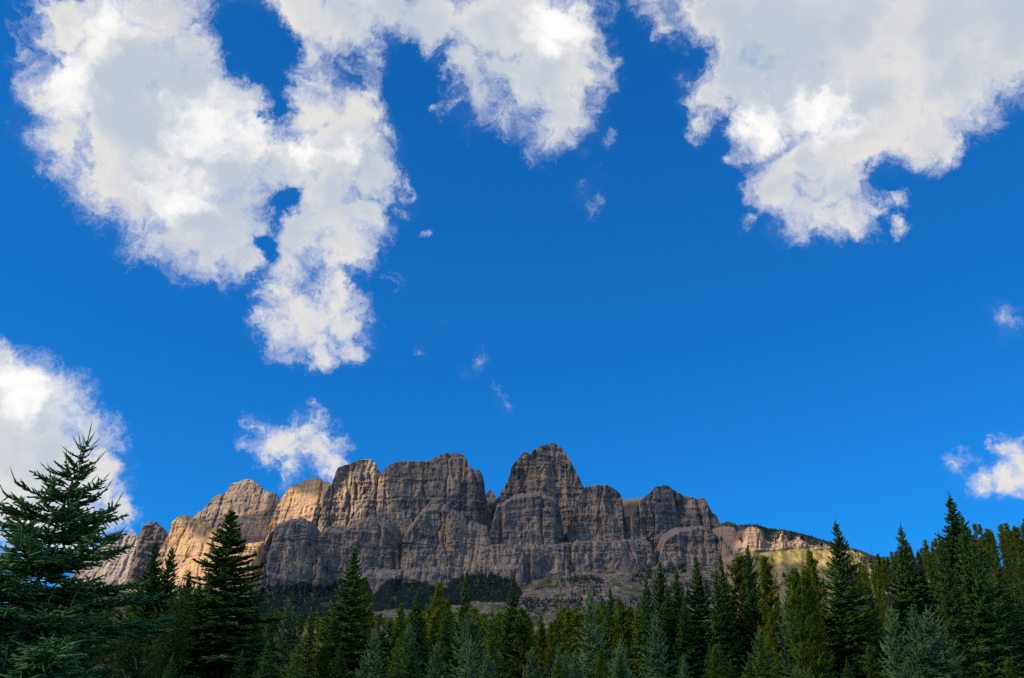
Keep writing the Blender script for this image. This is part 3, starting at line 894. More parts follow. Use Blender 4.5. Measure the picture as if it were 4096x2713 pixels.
def spruce_meshes(name, seed, H=14.0, R=2.2, z0=0.05, whorl=0.34, per=(4, 6), gap=0.17, thick=0.045, power=0.85, up=0.75, droop=-0.25, rag=0.3, fine=True, leader=0.5, lean=0.0, mat=None,
                  sector=None, limbs=True, tuft=1.0, candle=0.0):
    """spruce or fir: whorls of boughs set with side twigs. returns trunk and crown meshes"""
    rng = random.Random(seed)
    tw = Twigs()
    U = rng.uniform
    z = z0 * H
    while z < H * 0.985:
        fr = (z / H - z0) / (1 - z0)
        prof = (1 - fr) ** power
        if fr < 0.12:
            prof *= 0.72 + fr * 2.3
        nb = rng.randint(*per) + (2 if sector and fr < 0.5 else 0)
        a0 = U(0, 6.283)
        for k in range(nb):
            az = a0 + k * 6.283 / nb + U(-0.5, 0.5)
            L = R * prof * U(1 - rag, 1 + rag * 0.55) + 0.10
            if sector:
                L *= sector(az, fr)
            inc = droop + (up - droop) * fr ** 1.15 + U(-0.14, 0.14)
            zz = z + U(-0.4, 0.4) * whorl
            ca, sa = math.cos(az), math.sin(az)
            n = 7 if L > 0.7 else 4
            x0 = lean * (zz / H) ** 2 * H
            P = [(x0, 0.0, zz)]
            curve = U(0.3, 0.75) * (1 - 0.5 * fr)
            for i in range(n):
                s = (i + 0.5) / n
                e = inc - 0.18 * math.sin(s * 3.14) + curve * (s - 0.35) * (1.0 if s > 0.35 else 0.4)
                side = U(-0.05, 0.05)
                h = L / n * math.cos(e)
                q = P[-1]
                P.append((q[0] + ca * h - sa * side * h, q[1] + sa * h + ca * side * h, q[2] + L / n * math.sin(e)))
            for i in range(n):
                s = i / n
                th = thick * (1.0 if s > 0.2 else 0.55)
                tw.add(P[i], P[i + 1], th * 1.05, th * (0.95 if i < n - 1 else 0.3), 0.15 if i < n - 1 else 0.75)
            s = max(0.12, 0.22 * gap / max(L, .2))
            flip = 1
            while s < 0.99:
                i = min(int(s * n), n - 1)
                f = s * n - i
                q = [P[i][c] + (P[i + 1][c] - P[i][c]) * f for c in range(3)]
                bd = [(P[i + 1][c] - P[i][c]) / (L / n) for c in range(3)]
                tl = min((0.42 * (1 - s) + 0.14) * L * U(0.6, 1.15), 0.9 if H > 8 else 0.7) * tuft
                tl = max(tl, 2.2 * thick)
                ang = flip * U(0.7, 1.05)
                lift = U(-0.22, 0.25)
                dx = bd[0] * math.cos(ang) - bd[1] * math.sin(ang)
                dy = bd[0] * math.sin(ang) + bd[1] * math.cos(ang)
                e = (q[0] + dx * tl, q[1] + dy * tl, q[2] + (bd[2] * 0.7 + lift) * tl)
                tw.add(q, e, thick * U(.75, 1.05), thick * 0.62, U(0.2, 0.6) + 0.3 * s)
                if fine and tl > 3.2 * gap:
                    m_ = int(tl / (gap * 1.15))
                    for j in range(1, m_ + 1):
                        w = j / (m_ + 1)
                        qq = (q[0] + (e[0] - q[0]) * w, q[1] + (e[1] - q[1]) * w, q[2] + (e[2] - q[2]) * w)
                        a2 = (1 if j % 2 else -1) * U(0.6, 1.0)
                        l2 = max(tl * (0.5 * (1 - w) + 0.12) * U(0.7, 1.2), 2 * thick)
                        ex, ey = dx * math.cos(a2) - dy * math.sin(a2), dx * math.sin(a2) + dy * math.cos(a2)
                        tw.add(qq, (qq[0] + ex * l2, qq[1] + ey * l2, qq[2] + (lift + U(-.25, .3)) * l2), thick * 0.85, thick * 0.6, U(0.3, 1.0))
                if rng.random() < 0.4:
                    l3 = U(0.12, 0.3) * min(L, 1.2) * tuft
                    tw.add(q, (q[0] + bd[0] * l3 * .7, q[1] + bd[1] * l3 * .7, q[2] + l3 * U(0.4, 0.9) * (1 if rng.random() < .7 else -1)), thick * 0.9, thick * 0.4, U(0.3, 0.9))
                flip = -flip
                s += gap / max(L, 0.25) * U(0.7, 1.3) * 0.62
            if candle and rng.random() < candle:
                q = P[-1]
                tw.add(q, (q[0] + ca * 0.25, q[1] + sa * 0.25, q[2] + U(0.15, 0.5)), thick * .55, thick * .3, 1.0)
        z += whorl * (0.55 + 0.6 * (1 - fr)) * U(0.8, 1.2)
    xt = lean * H
    tw.add((xt * .88, 0, H * 0.93), (xt, 0, H), thick * 1.1, thick * 0.5, 0.6)
    tw.add((xt, 0, H * 0.995), (xt + U(-.05, .05), 0, H + leader), thick * 0.6, thick * 0.35, 1.0)
    for k in range(4):
        a = U(0, 6.28)
        l = leader * U(0.4, 0.8)
        tw.add((xt, 0, H * 0.985), (xt + math.cos(a) * l * .5, math.sin(a) * l * .5, H * .985 + l * .85), thick * .6, thick * .35, .9)
    return trunk_mesh(name + '_trunk', H, 0.011 * H + 0.03, lean, seed), tw.mesh(name + '_crown', 3, seed)


def pine_meshes(name, seed, H=14.0, R=1.5, z0=0.18, clumps=150, thick=0.07, spread=0.42, n_tuft=15):
    """lodgepole pine: narrow crown of tufted clumps on upswept boughs"""
    rng = random.Random(seed)
    U = rng.uniform
    tw = Twigs()
    for k in range(clumps):
        fr = (k + U(0, 1)) / clumps
        z = H * (z0 + (1 - z0) * fr * 0.97)
        prof = min(1.0, 0.45 + fr * 3.2) * (1 - fr ** 2.2) ** 0.8 + 0.06
        L = R * prof * U(0.45, 1.12)
        az = U(0, 6.283)
        ca, sa = math.cos(az), math.sin(az)
        e = U(0.15, 0.55) + 0.5 * fr
        a = (0, 0, z - 0.25 * L)
        b = (ca * L * math.cos(e), sa * L * math.cos(e), z - 0.25 * L + L * math.sin(e))
        tw.add(a, b, thick * .6, thick * .35, 0.05)
        for j in range(n_tuft):
            w = U(0.35, 1.05) if L > 0.3 else U(0, 1)
            q = [a[c] + (b[c] - a[c]) * w for c in range(3)]
            l = spread * U(0.6, 1.25)
            t, ph = U(0, 6.283), U(-0.35, 1.2)
            d = (math.cos(t) * math.cos(ph) + ca * .5, math.sin(t) * math.cos(ph) + sa * .5, math.sin(ph) + .25)
            tw.add(q, [q[c] + d[c] * l for c in range(3)], thick * U(.7, 1.1), thick * .4, U(0.1, 0.6) + 0.35 * w * rng.random())
    tw.add((0, 0, H * .93), (0, 0, H + .25), thick, thick * .5, .8)
    return trunk_mesh(name + '_trunk', H, 0.0085 * H + 0.03, 0, seed), tw.mesh(name + '_crown', 3, seed)


def leafy_meshes(name, seed, H=4.0, R=1.6, n=4200, leaf=0.075):
    rng = random.Random(seed)
    U = rng.uniform
    tw, br = Twigs(), Twigs()
    for k in range(9):
        az, l = U(0, 6.28), U(.6, 1) * H
        tip = (math.cos(az) * R * U(.2, .9), math.sin(az) * R * U(.2, .9), l)
        midp = (tip[0] * .3, tip[1] * .3, l * .5)
        br.add((0, 0, -0.1), midp, .05, .035)
        br.add(midp, tip, .035, .012)
        for j in range(n // 9):
            w = U(0.25, 1.02)
            q = [midp[c] + (tip[c] - midp[c]) * (w * 1.3 - .3) + U(-.38, .38) * R * .55 for c in range(3)]
            t, ph = U(0, 6.28), U(-.8, .9)
            tw.add(q, (q[0] + math.cos(t) * math.cos(ph) * leaf, q[1] + math.sin(t) * math.cos(ph) * leaf, q[2] + math.sin(ph) * leaf), leaf * .38, leaf * .28, U(0, 1))
    return br.mesh(name + '_trunk', 5, seed), tw.mesh(name + '_crown', 3, seed)


def near_sector(az, fr):
    # the near spruce is fuller on its shaded side and has long lone boughs
    k = 1.0 + 0.22 * math.cos(az) * max(0.0, 0.9 - fr) + (0.25 * max(0.0, math.cos(az * 3 + 1)) if fr > 0.5 else 0.0)
    return k


PROTO = {
    'near': [spruce_meshes('near_spruce', 4, H=9.0, R=4.8, z0=0.03, whorl=0.33, per=(5, 6), gap=0.125, thick=0.036, power=1.02, up=0.62, droop=-0.15, rag=0.5, leader=0.75, lean=0.11, sector=near_sector, candle=0.55)],
    'spruce': [spruce_meshes('spruce', 11, H=14, R=3.9, whorl=.28, gap=0.19, thick=0.07, rag=.38, power=.9),
               spruce_meshes('spruce', 12, H=14, R=3.7, gap=0.19, thick=0.07, power=.95, rag=.45, whorl=.30),
               spruce_meshes('spruce', 13, H=14, R=3.5, gap=0.20, thick=0.07, power=.85, up=.95, droop=-.25, rag=.5, whorl=.31),
               spruce_meshes('spruce', 15, H=14, R=3.3, gap=0.19, thick=0.07, power=.72, rag=.6, whorl=.34, up=.9, droop=-.1),
               spruce_meshes('spruce', 14, H=14, R=4.1, gap=0.20, thick=0.07, power=1.0, rag=.4, whorl=.29)],
    'blue': [spruce_meshes('blue_spruce', 21, H=7, R=2.3, gap=0.13, thick=0.040, whorl=.30, up=.95, droop=.05, power=.8, leader=.55, candle=.35, rag=.3),
             spruce_meshes('blue_spruce', 22, H=7, R=2.2, gap=0.13, thick=0.040, whorl=.32, up=1.0, droop=0, power=.9, leader=.65, candle=.35, rag=.38),
             spruce_meshes('blue_spruce', 23, H=7, R=2.5, gap=0.135, thick=0.042, whorl=.34, up=.9, droop=.1, power=.75, leader=.5, candle=.3, rag=.34)],
    'pine': [pine_meshes('pine', 31, H=14, R=2.4, clumps=210), pine_meshes('pine', 32, H=14, R=2.1, clumps=190, z0=.2), pine_meshes('pine', 33, H=14, R=2.7, clumps=230, z0=.12)],
    'far_pine': [pine_meshes('far_pine', 41, H=13, R=1.75, clumps=85, thick=.11, n_tuft=8, spread=.5), pine_meshes('far_pine', 42, H=13, R=1.6, clumps=75, thick=.12, n_tuft=8, spread=.5, z0=.3),
                 pine_meshes('far_pine', 43, H=13, R=1.9, clumps=90, thick=.11, n_tuft=8, spread=.55)],
    'far_spruce': [spruce_meshes('far_spruce', 51, H=13, R=2.3, gap=.42, thick=.11, whorl=.55, fine=False), spruce_meshes('far_spruce', 52, H=13, R=2.1, gap=.42, thick=.11, whorl=.55, power=1.1, fine=False)],
    'leafy': [leafy_meshes('leafy', 61), leafy_meshes('leafy', 62)],
}
USED = {}


def with_material(me, mat):
    key = (me.name, mat.name)
    if key not in USED:
        c = me.copy()
        c.materials.clear()
        c.materials.append(mat)
        USED[key] = c
    return USED[key]


def tree(name, kind, idx, x, y, H, mat, label, category='tree', group=None, wide=1.0, parts=True, rot=None, sink=0.0):
    tr, cr = PROTO[kind][idx % len(PROTO[kind])]
    h0 = {'near': 9.85, 'blue': 7.55, 'spruce': 14.5, 'pine': 14.25, 'leafy': 4.0}.get(kind, 13.3)
    root = bpy.data.objects.new(name, None)
    COL.objects.link(root)
    root.empty_display_size = 0.3
    root.location = (x, y, float(ground_z(x, y)) - sink)
    s = H / h0
    root.scale = (s * wide, s * wide, s)
    root.rotation_euler = (0, 0, rot) if rot is not None else (RNG.gauss(0, .014), RNG.gauss(0, .014), RNG.uniform(0, 6.283))
    root['label'], root['category'] = label, category
    if group:
        root['group'] = group
    link('trunk', with_material(tr, BARK), parent=root)
    link('crown', with_material(cr, mat), parent=root)
    return root


RNG = random.Random(5)


def at_tip(X, Y, H):
    """where a tree of height H stands whose tip shows at X, Y"""
    d = pdir(X, Y)
    g = 0.0
    for _ in range(12):
        D = (H + g - CAM_Z) / d[2]
        p = d * D
        g = 0.6 * g + 0.4 * float(ground_z(p[0], p[1]))
    return p[0], p[1], g


SPR, BLU, FRE, PIN, PGR = 'S', 'B', 'F', 'P', 'G'
KIND = {'S': ('spruce_tree', 'spruce', SPRUCE), 'B': ('blue_spruce', 'blue', BLUE), 'F': ('young_spruce', 'blue', FRESH), 'P': ('pine_tree', 'pine', PINE), 'G': ('pine_tree', 'pine', PINE_GREEN)}

# kind, tip x, tip y, height, width factor, label
STAND = [
    ('S', 640, 2141, 12.5, .82, 'slim dark spruce touching the big near spruce on its inner side'),
    ('S', 692, 2165, 12.5, .80, 'slim dark spruce close beside its slightly taller twin before the sunlit buttress'),
    ('S', 954, 2009, 14.5, 1.4, 'tall full dark spruce standing before the scree below the left peak'),
    ('S', 772, 2262, 10.5, .8, 'short dark spruce leaning against the foot of the tall full spruce'),
    ('S', 800, 2310, 9.5, .9, 'low bushy spruce between the slim pair and the tall full spruce'),
    ('S', 1406, 2165, 15, 1.0, 'tall evenly tapered spruce rising alone before the rounded cliffs at centre left'),
    ('P', 1457, 2297, 13.5, .75, 'narrow olive pine with thin crown just behind the evenly tapered spruce'),
    ('S', 1086, 2409, 9.5, .75, 'small spruce with a spindly top beside the forested slope'),
    ('S', 1111, 2432, 9, .75, 'small spruce half hidden next to the spindly topped one'),
    ('B', 1169, 2388, 9, .85, 'bluish green spruce of middle height before the dark wooded slope'),
    ('F', 1183, 2572, 4.4, .8, 'small pale yellow green spruce at the bottom edge left of centre'),
    ('B', 1504, 2495, 6.0, 1.0, 'pale blue green spruce with a long bare leader beside the tall centre left spruce'),
    ('G', 1606, 2408, 11, .8, 'thin green pine standing behind the pale blue green spruces'),
    ('S', 1671, 2358, 10.5, .85, 'mid green spruce with a candle like tip before the dark wooded slope'),
    ('P', 1748, 2319, 13.5, .65, 'slender olive pine with a tufted top standing free of the forest'),
    ('P', 1787, 2390, 12, .7, 'short olive pine at the elbow of the slender tufted pine'),
    ('S', 1862, 2288, 13, .75, 'narrow dark spruce rising in front of the wooded knoll'),
    ('B', 1641, 2480, 7.0, 1.0, 'broad pale green spruce with two upright shoots near the bottom'),
    ('S', 1785, 2432, 8.5, 1.0, 'broad green spruce with dense boughs below the slender olive pine'),
    ('B', 1880, 2412, 7.5, .85, 'silvery blue spruce with a slim tip just before the narrow dark spruce'),
    ('B', 1883, 2541, 5.0, .95, 'small silvery spruce with a tall leader at the bottom near the centre'),
    ('F', 1959, 2400, 9.0, 1.0, 'full mid green spruce between the silvery spruce and the dark pointed one'),
    ('S', 2045, 2280, 13.5, .8, 'dark pointed spruce standing before the pale scree fan'),
    ('B', 1457, 2605, 3.6, .8, 'tiny blue spruce tip peeping over the bottom edge left of centre'),
    ('B', 1952, 2597, 3.8, .8, 'tiny blue spruce with a needle thin leader at the bottom centre'),
    ('B', 2364, 2335, 10.5, .85, 'tall blue green spruce with a needle thin tip before the stepped scree'),
    ('S', 2432, 2330, 12.5, .62, 'thin dark spruce with open boughs beside the tall blue green spruce'),
    ('P', 2474, 2387, 11, .75, 'olive pine of spire shape in the gully before the scree'),
    ('P', 2511, 2415, 11.5, .8, 'rounded olive pine in the second row at centre right'),
    ('G', 2550, 2428, 10.5, .9, 'bushy green pine behind the grey blue front spruce'),
    ('S', 2576, 2282, 12.5, .72, 'dark blue green spruce with a thick middle, first of the dense right group'),
    ('S', 2620, 2222, 14.5, .72, 'tall dark spruce with a ragged spire in the dense right group'),
    ('S', 2662, 2315, 12, .75, 'shorter dark spruce wedged between two taller ones of the right group'),
    ('S', 2697, 2258, 13.5, .78, 'dark spruce with full shoulders near the lit cliff band'),
    ('S', 2780, 2203, 15, .75, 'tall dark spruce with gaps between its tiers at centre right'),
    ('S', 2848, 2262, 13, .72, 'dark spruce standing between two taller spires at centre right'),
    ('S', 2880, 2190, 15, .66, 'slender tall spruce with a thin spire before the grey cliff foot'),
    ('P', 2952, 2208, 15, 1.1, 'broad olive pine of dense columnar crown below the sunlit knob'),
    ('S', 2973, 2167, 15.5, .72, 'dark double tipped spruce rising behind the broad olive pine'),
    ('P', 3061, 2210, 13.5, .75, 'slim olive pine standing against the sunlit meadow'),
    ('S', 3145, 2292, 12, .62, 'narrow dark spruce in front of the shaded meadow'),
    ('G', 3181, 2258, 11.5, .7, 'green pine with a blunt top before the shaded meadow'),
    ('P', 3216, 2262, 11.5, .7, 'olive pine with a forked top before the shaded meadow'),
    ('P', 3244, 2186, 14, .72, 'tall olive pine silhouetted on the bright meadow'),
    ('S', 3342, 2064, 16.5, .88, 'large dark spruce whose thin top stands against the sky right of the meadow'),
    ('S', 3580, 2078, 16.5, .85, 'dark spruce with a thin curved top above the right hillside'),
    ('S', 3755, 2112, 13.0, .55, 'thin spruce spike just left of the tallest right hand spruce'),
    ('S', 3784, 1962, 18, 1.05, 'tallest and broadest dark spruce rising high above the right hillside'),
    ('S', 3846, 2036, 15.5, .65, 'slim spruce pressed against the flank of the tallest right hand spruce'),
    ('S', 3878, 2085, 14.5, .6, 'short slim spruce one step below the flank of the tallest spruce'),
    ('B', 2132, 2578, 4.6, .9, 'small blue green spruce with a crooked leader at the bottom of the centre'),
    ('P', 2207, 2480, 9.5, .8, 'olive pine standing alone behind small blue spruces near the centre'),
    ('B', 2228, 2573, 4.8, .9, 'small grey blue spruce, one of a pair of sharp tips near the centre'),
    ('B', 2260, 2590, 4.5, .8, 'smaller partner of the sharp tipped grey blue pair near the centre'),
    ('B', 2298, 2588, 4.6, .8, 'small blue spruce tucked against the tall blue green one'),
    ('B', 2478, 2546, 5.2, .85, 'blue spruce with a long pale leader before the olive spire pine'),
    ('B', 2611, 2437, 7.5, 1.0, 'large grey blue front spruce with a bare forked tip at centre right'),
    ('B', 2727, 2610, 3.8, .8, 'tiny dark blue spruce at the bottom beneath the large grey blue one'),
    ('F', 3029, 2495, 5.4, .95, 'pale yellow green spruce with airy boughs at the lower right'),
    ('P', 3091, 2437, 8.5, .85, 'bright olive pine directly behind the pale yellow green spruce'),
    ('B', 3155, 2330, 10.5, .8, 'blue green spruce reaching up to the shaded meadow edge'),
    ('S', 3347, 2393, 9.5, .95, 'mid green spruce below the large dark spruce by the meadow'),
    ('B', 3560, 2417, 6.8, .9, 'silver blue spruce with a curled bare tip at the lower right'),
    ('B', 3648, 2417, 6.6, .9, 'silver blue spruce with twiggy top, left half of a close pair'),
    ('B', 3690, 2413, 6.6, .95, 'silver blue spruce with twiggy top, right half of a close pair'),
    ('F', 3780, 2533, 5.0, .85, 'yellow green young spruce at the foot of the tallest right hand spruce'),
    ('S', 3995, 2215, 13.5, .9, 'dark spruce with a rounded tip near the right border'),
    ('F', 3179, 2652, 3.0, .9, 'bright yellow green spruce tip at the bottom below the olive pine'),
    ('F', 3226, 2662, 3.0, .9, 'bright green sapling tip beside the yellow green one at the bottom'),
    ('P', 3935, 2668, 3.2, .9, 'low ochre sapling at the bottom near the right corner'),
    ('S', 3470, 2330, 11.5, .9, 'dark spruce filling the dip between the two tall sky lined spruces'),
    ('S', 3690, 2260, 12.5, .9, 'dark spruce at the root of the thin spike on the right'),
    ('S', 4070, 2330, 11.5, 1.0, 'dark bulky spruce cut by the right border'),
    ('S', 2740, 2390, 10, .9, 'dark low spruce under the tall gapped spruce at centre right'),
    ('S', 2905, 2400, 10, .9, 'dark low spruce under the broad olive pine'),
    ('S', 880, 2370, 9, .9, 'dark low spruce at the left skirt of the tall full spruce'),
    ('S', 1030, 2380, 9.5, .9, 'dark low spruce at the right skirt of the tall full spruce'),
    ('S', 600, 2330, 9.5, .95, 'dark bushy spruce behind the lower boughs of the big near spruce'),
    ('S', 1340, 2420, 8.5, .95, 'dark low spruce at the left skirt of the evenly tapered spruce'),
    ('S', 3900, 2380, 10, 1.1, 'dark wide spruce in the lower right shade'),
]


def plant_stand():
    pos = []
    for i, (k, X, Y, H, wd, lab) in enumerate(STAND):
        nm, proto, mat = KIND[k]
        x, y, g = at_tip(X, Y, H)
        pos.append((x, y))
        tree(nm, proto, i * 7 // 3, x, y, H, mat, lab, wide=wd * RNG.uniform(.92, 1.12))
    return pos



# ------------------------------------------------------------------ woods on the mountain slopes
def cast(X, Y):
    o, d = Vector((0, 0, CAM_Z)), Vector(pdir(X, Y)).normalized()
    best, bl = None, 1e9
    for ob in (ground, mountain_slope, mountain):
        hit, loc, nrm, _ = ob.ray_cast(o, d)
        if hit and (loc - o).length < bl:
            best, bl = loc, (loc - o).length
    return best


def spire_soup(name, spots, seed, label=None):
    """many small spires standing on the slope, one object"""
    r = np.random.default_rng(seed)
    sides, Vs, Ts, off = 5, [], [], 0
    for (p, h) in spots:
        w = h * r.uniform(0.15, 0.23)
        tiers = 4
        for t in range(tiers):
            zb, zt = h * (0.04 + 0.86 * t / tiers), h * min(1.0, 0.04 + 0.86 * t / tiers + 0.42)
            if t == tiers - 1:
                zt = h
            rb = w * (1 - 0.9 * t / tiers) * r.uniform(0.8, 1.2)
            a = r.uniform(0, 6.28) + np.arange(sides) * 2 * math.pi / sides
            k = r.uniform(0.65, 1.25, sides)
            ring = np.stack([p[0] + rb * k * np.cos(a), p[1] + rb * k * np.sin(a), p[2] - 1.5 + zb + r.uniform(-.05, .03, sides) * h], 1)
            Vs.append(ring)
            Vs.append(np.array([[p[0] + r.normal(0, .02) * h * .3, p[1], p[2] - 1.5 + zt]]))
            for i in range(sides):
                Ts.append((off + i, off + (i + 1) % sides, off + sides))
            off += sides + 1
    me = mesh_np(name, np.concatenate(Vs), tris=np.array(Ts))
    return link(name, me, FAR_GREEN, kind='stuff', label=label)


def scatter(poly, n, hmin, hmax, rng, clump=0.0, seed=0):
    xs, ys = [p[0] for p in poly], [p[1] for p in poly]
    out, tries = [], 0
    while len(out) < n and tries < n * 12:
        tries += 1
        X, Y = rng.uniform(min(xs), max(xs)), rng.uniform(min(ys), max(ys))
        if not inside(poly, np.array([X]), np.array([Y]))[0]:
            continue
        if clump and float(fbm(X / 26, Y / 14, 500 + seed, 3)) < clump * 2 - 1.15:
            continue
        p = cast(X, Y)
        if p is not None:
            out.append((p, rng.uniform(hmin, hmax)))
    return out


def distant_woods():
    rng = random.Random(77)
    sp = []
    A = [(1000, 2372), (1030, 2362), (1060, 2352), (1130, 2340), (1250, 2340), (1300, 2355), (1340, 2330), (1400, 2322), (1440, 2340), (1480, 2355), (1500, 2400), (1450, 2440), (1250, 2500), (950, 2520)]
    B = [(1500, 2380), (1540, 2337), (1570, 2322), (1640, 2337), (1700, 2332), (1750, 2355), (1780, 2355), (1820, 2322), (1860, 2304), (1920, 2300), (2000, 2308), (2040, 2328), (2070, 2345), (2088, 2375), (2070, 2405),
         (1980, 2412), (1900, 2405), (1830, 2422), (1740, 2428), (1700, 2445), (1600, 2435), (1480, 2450)]
    sp += scatter(A, 3000, 17, 30, rng, .10, 1)
    sp += scatter([(200, 2345), (620, 2335), (1000, 2362), (1000, 2500), (200, 2500)], 1000, 17, 30, rng)
    sp += scatter(B, 3200, 17, 30, rng, .08, 2)
    sp += scatter([(2090, 2395), (2480, 2402), (2770, 2385), (2770, 2445), (2080, 2450)], 420, 15, 26, rng, .24, 6)
    for poly, n in (([(2225, 2336), (2240, 2325), (2290, 2308), (2330, 2305), (2380, 2312), (2420, 2325), (2425, 2335), (2300, 2336)], 90),
                    ([(2520, 2325), (2560, 2282), (2600, 2268), (2620, 2305), (2560, 2335)], 60), ([(2640, 2295), (2680, 2272), (2740, 2262), (2745, 2295)], 60),
                    ([(2600, 2310), (2750, 2330), (2760, 2410), (2560, 2420)], 130), ([(2760, 2320), (2860, 2330), (2870, 2420), (2740, 2420)], 120),
                    ([(2280, 2380), (2400, 2350), (2420, 2405), (2300, 2425)], 40), ([(2840, 2270), (2990, 2262), (3000, 2330), (2850, 2330)], 40)):
        sp += scatter(poly, n, 15, 30, rng)
    for (x0, y0, x1, y1, n, h) in ((2140, 2352, 2330, 2346, 26, 15), (2250, 2378, 2440, 2370, 26, 15), (2440, 2404, 2570, 2392, 24, 16), (2600, 2352, 2770, 2340, 30, 16), (2330, 2345, 2420, 2352, 14, 13), (2180, 2402, 2300, 2408, 20, 16), (1690, 2044, 1790, 2052, 16, 9), (1440, 2092, 1500, 2088, 10, 8), (1500, 2092, 1590, 2150, 22, 10), (1138, 2096, 1250, 2152, 18, 9), (1060, 2246, 1290, 2252, 34, 12), (2130, 2182, 2330, 2168, 26, 9),
                                   (2580, 2152, 2612, 2168, 16, 16), (2786, 2120, 2850, 2126, 26, 14), (2880, 2150, 2930, 2215, 24, 15), (2835, 2128, 2890, 2190, 14, 14), (1820, 2072, 1950, 2136, 20, 8), (2010, 2182, 2120, 2186, 14, 7)):
        for k in range(n):
            w = rng.random()
            p = cast(x0 + (x1 - x0) * w, y0 + (y1 - y0) * w + rng.uniform(-5, 7))
            if p is not None:
                sp.append((p, h * rng.uniform(.7, 1.35)))
    spire_soup('distant_forest', sp, 3, 'dark conifer wood on the lower slopes and ledges of the mountain')
    sp = []
    ridge_line = [(2889, 2100), (2950, 2106), (3024, 2105), (3072, 2120), (3122, 2124), (3173, 2133), (3240, 2149), (3291, 2166), (3342, 2186), (3426, 2204), (3480, 2226), (3600, 2270)]
    for k in range(170):
        X = rng.uniform(2889, 3600)
        Y = float(np.interp(X, [a for a, _ in ridge_line], [b for _, b in ridge_line])) + rng.uniform(-1, 4)
        p = cast(X, Y)
        if p is not None and p.y > 4000:
            sp.append((p, rng.uniform(13, 23)))
    sp += scatter([(3045, 2118), (3130, 2128), (3180, 2140), (3300, 2172), (3350, 2192), (3240, 2180), (3190, 2150), (3160, 2165), (3128, 2130), (3100, 2175), (3070, 2165)], 190, 16, 28, rng)
    sp += scatter([(3350, 2192), (3480, 2225), (3600, 2270), (3600, 2300), (3400, 2260), (3340, 2215)], 170, 15, 26, rng)
    for X, Y in ((3018, 2232), (3030, 2238), (3024, 2240), (3056, 2238), (3086, 2240), (3090, 2246), (2960, 2160), (2966, 2166)):
        p = cast(X, Y)
        if p is not None:
            sp.append((p, rng.uniform(18, 28)))
    sp += scatter([(2985, 2296), (3340, 2290), (3340, 2350), (2985, 2360)], 90, 16, 28, rng, .25, 4)
    spire_soup('ridge_forest', sp, 4, 'dark conifers along the ridge and the meadow at the right')


distant_woods()

# ------------------------------------------------------------------ plant the trees
base = pworld(376, 1708, 25.0)
tree('spruce_tree', 'near', 0, base[0] - 0.11 * 9.4, 25.0, 9.25, NEAR_SPRUCE, 'big near spruce with long bare shoots at its top, at the far left', rot=0.0)
stand_pos = plant_stand()


def fill():
    placed = list(stand_pos)

    def free(x, y, d):
        return all((x - a) ** 2 + (y - b) ** 2 > d * d for a, b in placed)

    # dark trees massed behind the front rows
    n, tries = 0, 0
    while n < 215 and tries < 9000:
        tries += 1
        y = RNG.uniform(86, 150)
        X = RNG.uniform(120, 2950) if n < 140 else RNG.uniform(1300, 2750)
        p = pworld(X, 2500, y)
        if not free(p[0], y, 2.6 if n < 140 else 2.0):
            continue
        top = 2432 + 26 * float(fbm(X / 120, 0.0, 611, 3)) + RNG.uniform(-6, 46) - (55 if X < 1000 else 0)
        d = pdir(X, top)
        H = CAM_Z + d[2] / d[1] * y - float(ground_z(p[0], y))
        if not 6 < H < 17:
            continue
        sp_ = RNG.random() < 0.28
        m = SPRUCE if sp_ else RNG.choice([PINE, PINE_GREEN, PINE_GREEN])
        tree('forest_tree', 'far_spruce' if sp_ else 'far_pine', RNG.randrange(6), p[0], y, H, m, 'one of the dark conifers massed in the band behind the front spruces', group='conifers massed behind the front rows', wide=RNG.uniform(.9, 1.2))
        placed.append((p[0], y))
        n += 1
    # pines on the hill at the right
    n, tries = 0, 0
    while n < 296 and tries < 16000:
        tries += 1
        y = RNG.uniform(105, 235) if n < 110 or n >= 262 else RNG.uniform(225, 300)
        X = RNG.uniform(2700, 4150) if n < 180 else RNG.uniform(3380, 4150) if n < 262 else RNG.uniform(3830, 4300)
        p = pworld(X, 2300, y)
        if not free(p[0], y, 2.7 if n < 180 else 1.7):
            continue
        H = RNG.uniform(9.0, 13) if n < 180 else RNG.uniform(9.5, 12.5)
        sp_ = RNG.random() < 0.2
        m = SPRUCE if sp_ else RNG.choice([PINE, PINE, PINE_GREEN])
        tree('hill_pine', 'far_spruce' if sp_ else 'far_pine', RNG.randrange(6), p[0], y, H, m, 'one of the olive conifers crowding the hillside at the right', group='conifers on the right hillside', wide=RNG.uniform(.85, 1.15))
        placed.append((p[0], y))
        n += 1
    # low young trees between the front rows
    n, tries = 0, 0
    while n < 34 and tries < 2000:
        tries += 1
        y = RNG.uniform(44, 78)
        X = RNG.uniform(520, 4120)
        p = pworld(X, 2600, y)
        if not free(p[0], y, 3.0):
            continue
        top = RNG.uniform(2540, 2640)
        d = pdir(X, top)
        H = CAM_Z + d[2] / d[1] * y - float(ground_z(p[0], y))
        if H < 2.5:
            continue
        kind = RNG.choice(['B', 'S', 'S', 'G'])
        nm, proto, mat = KIND[kind]
        tree(nm, proto, RNG.randrange(6), p[0], y, H, mat, 'one of the low dark conifers half hidden between the front trees', group='low conifers between the front trees', wide=1.0)
        placed.append((p[0], y))
        n += 1


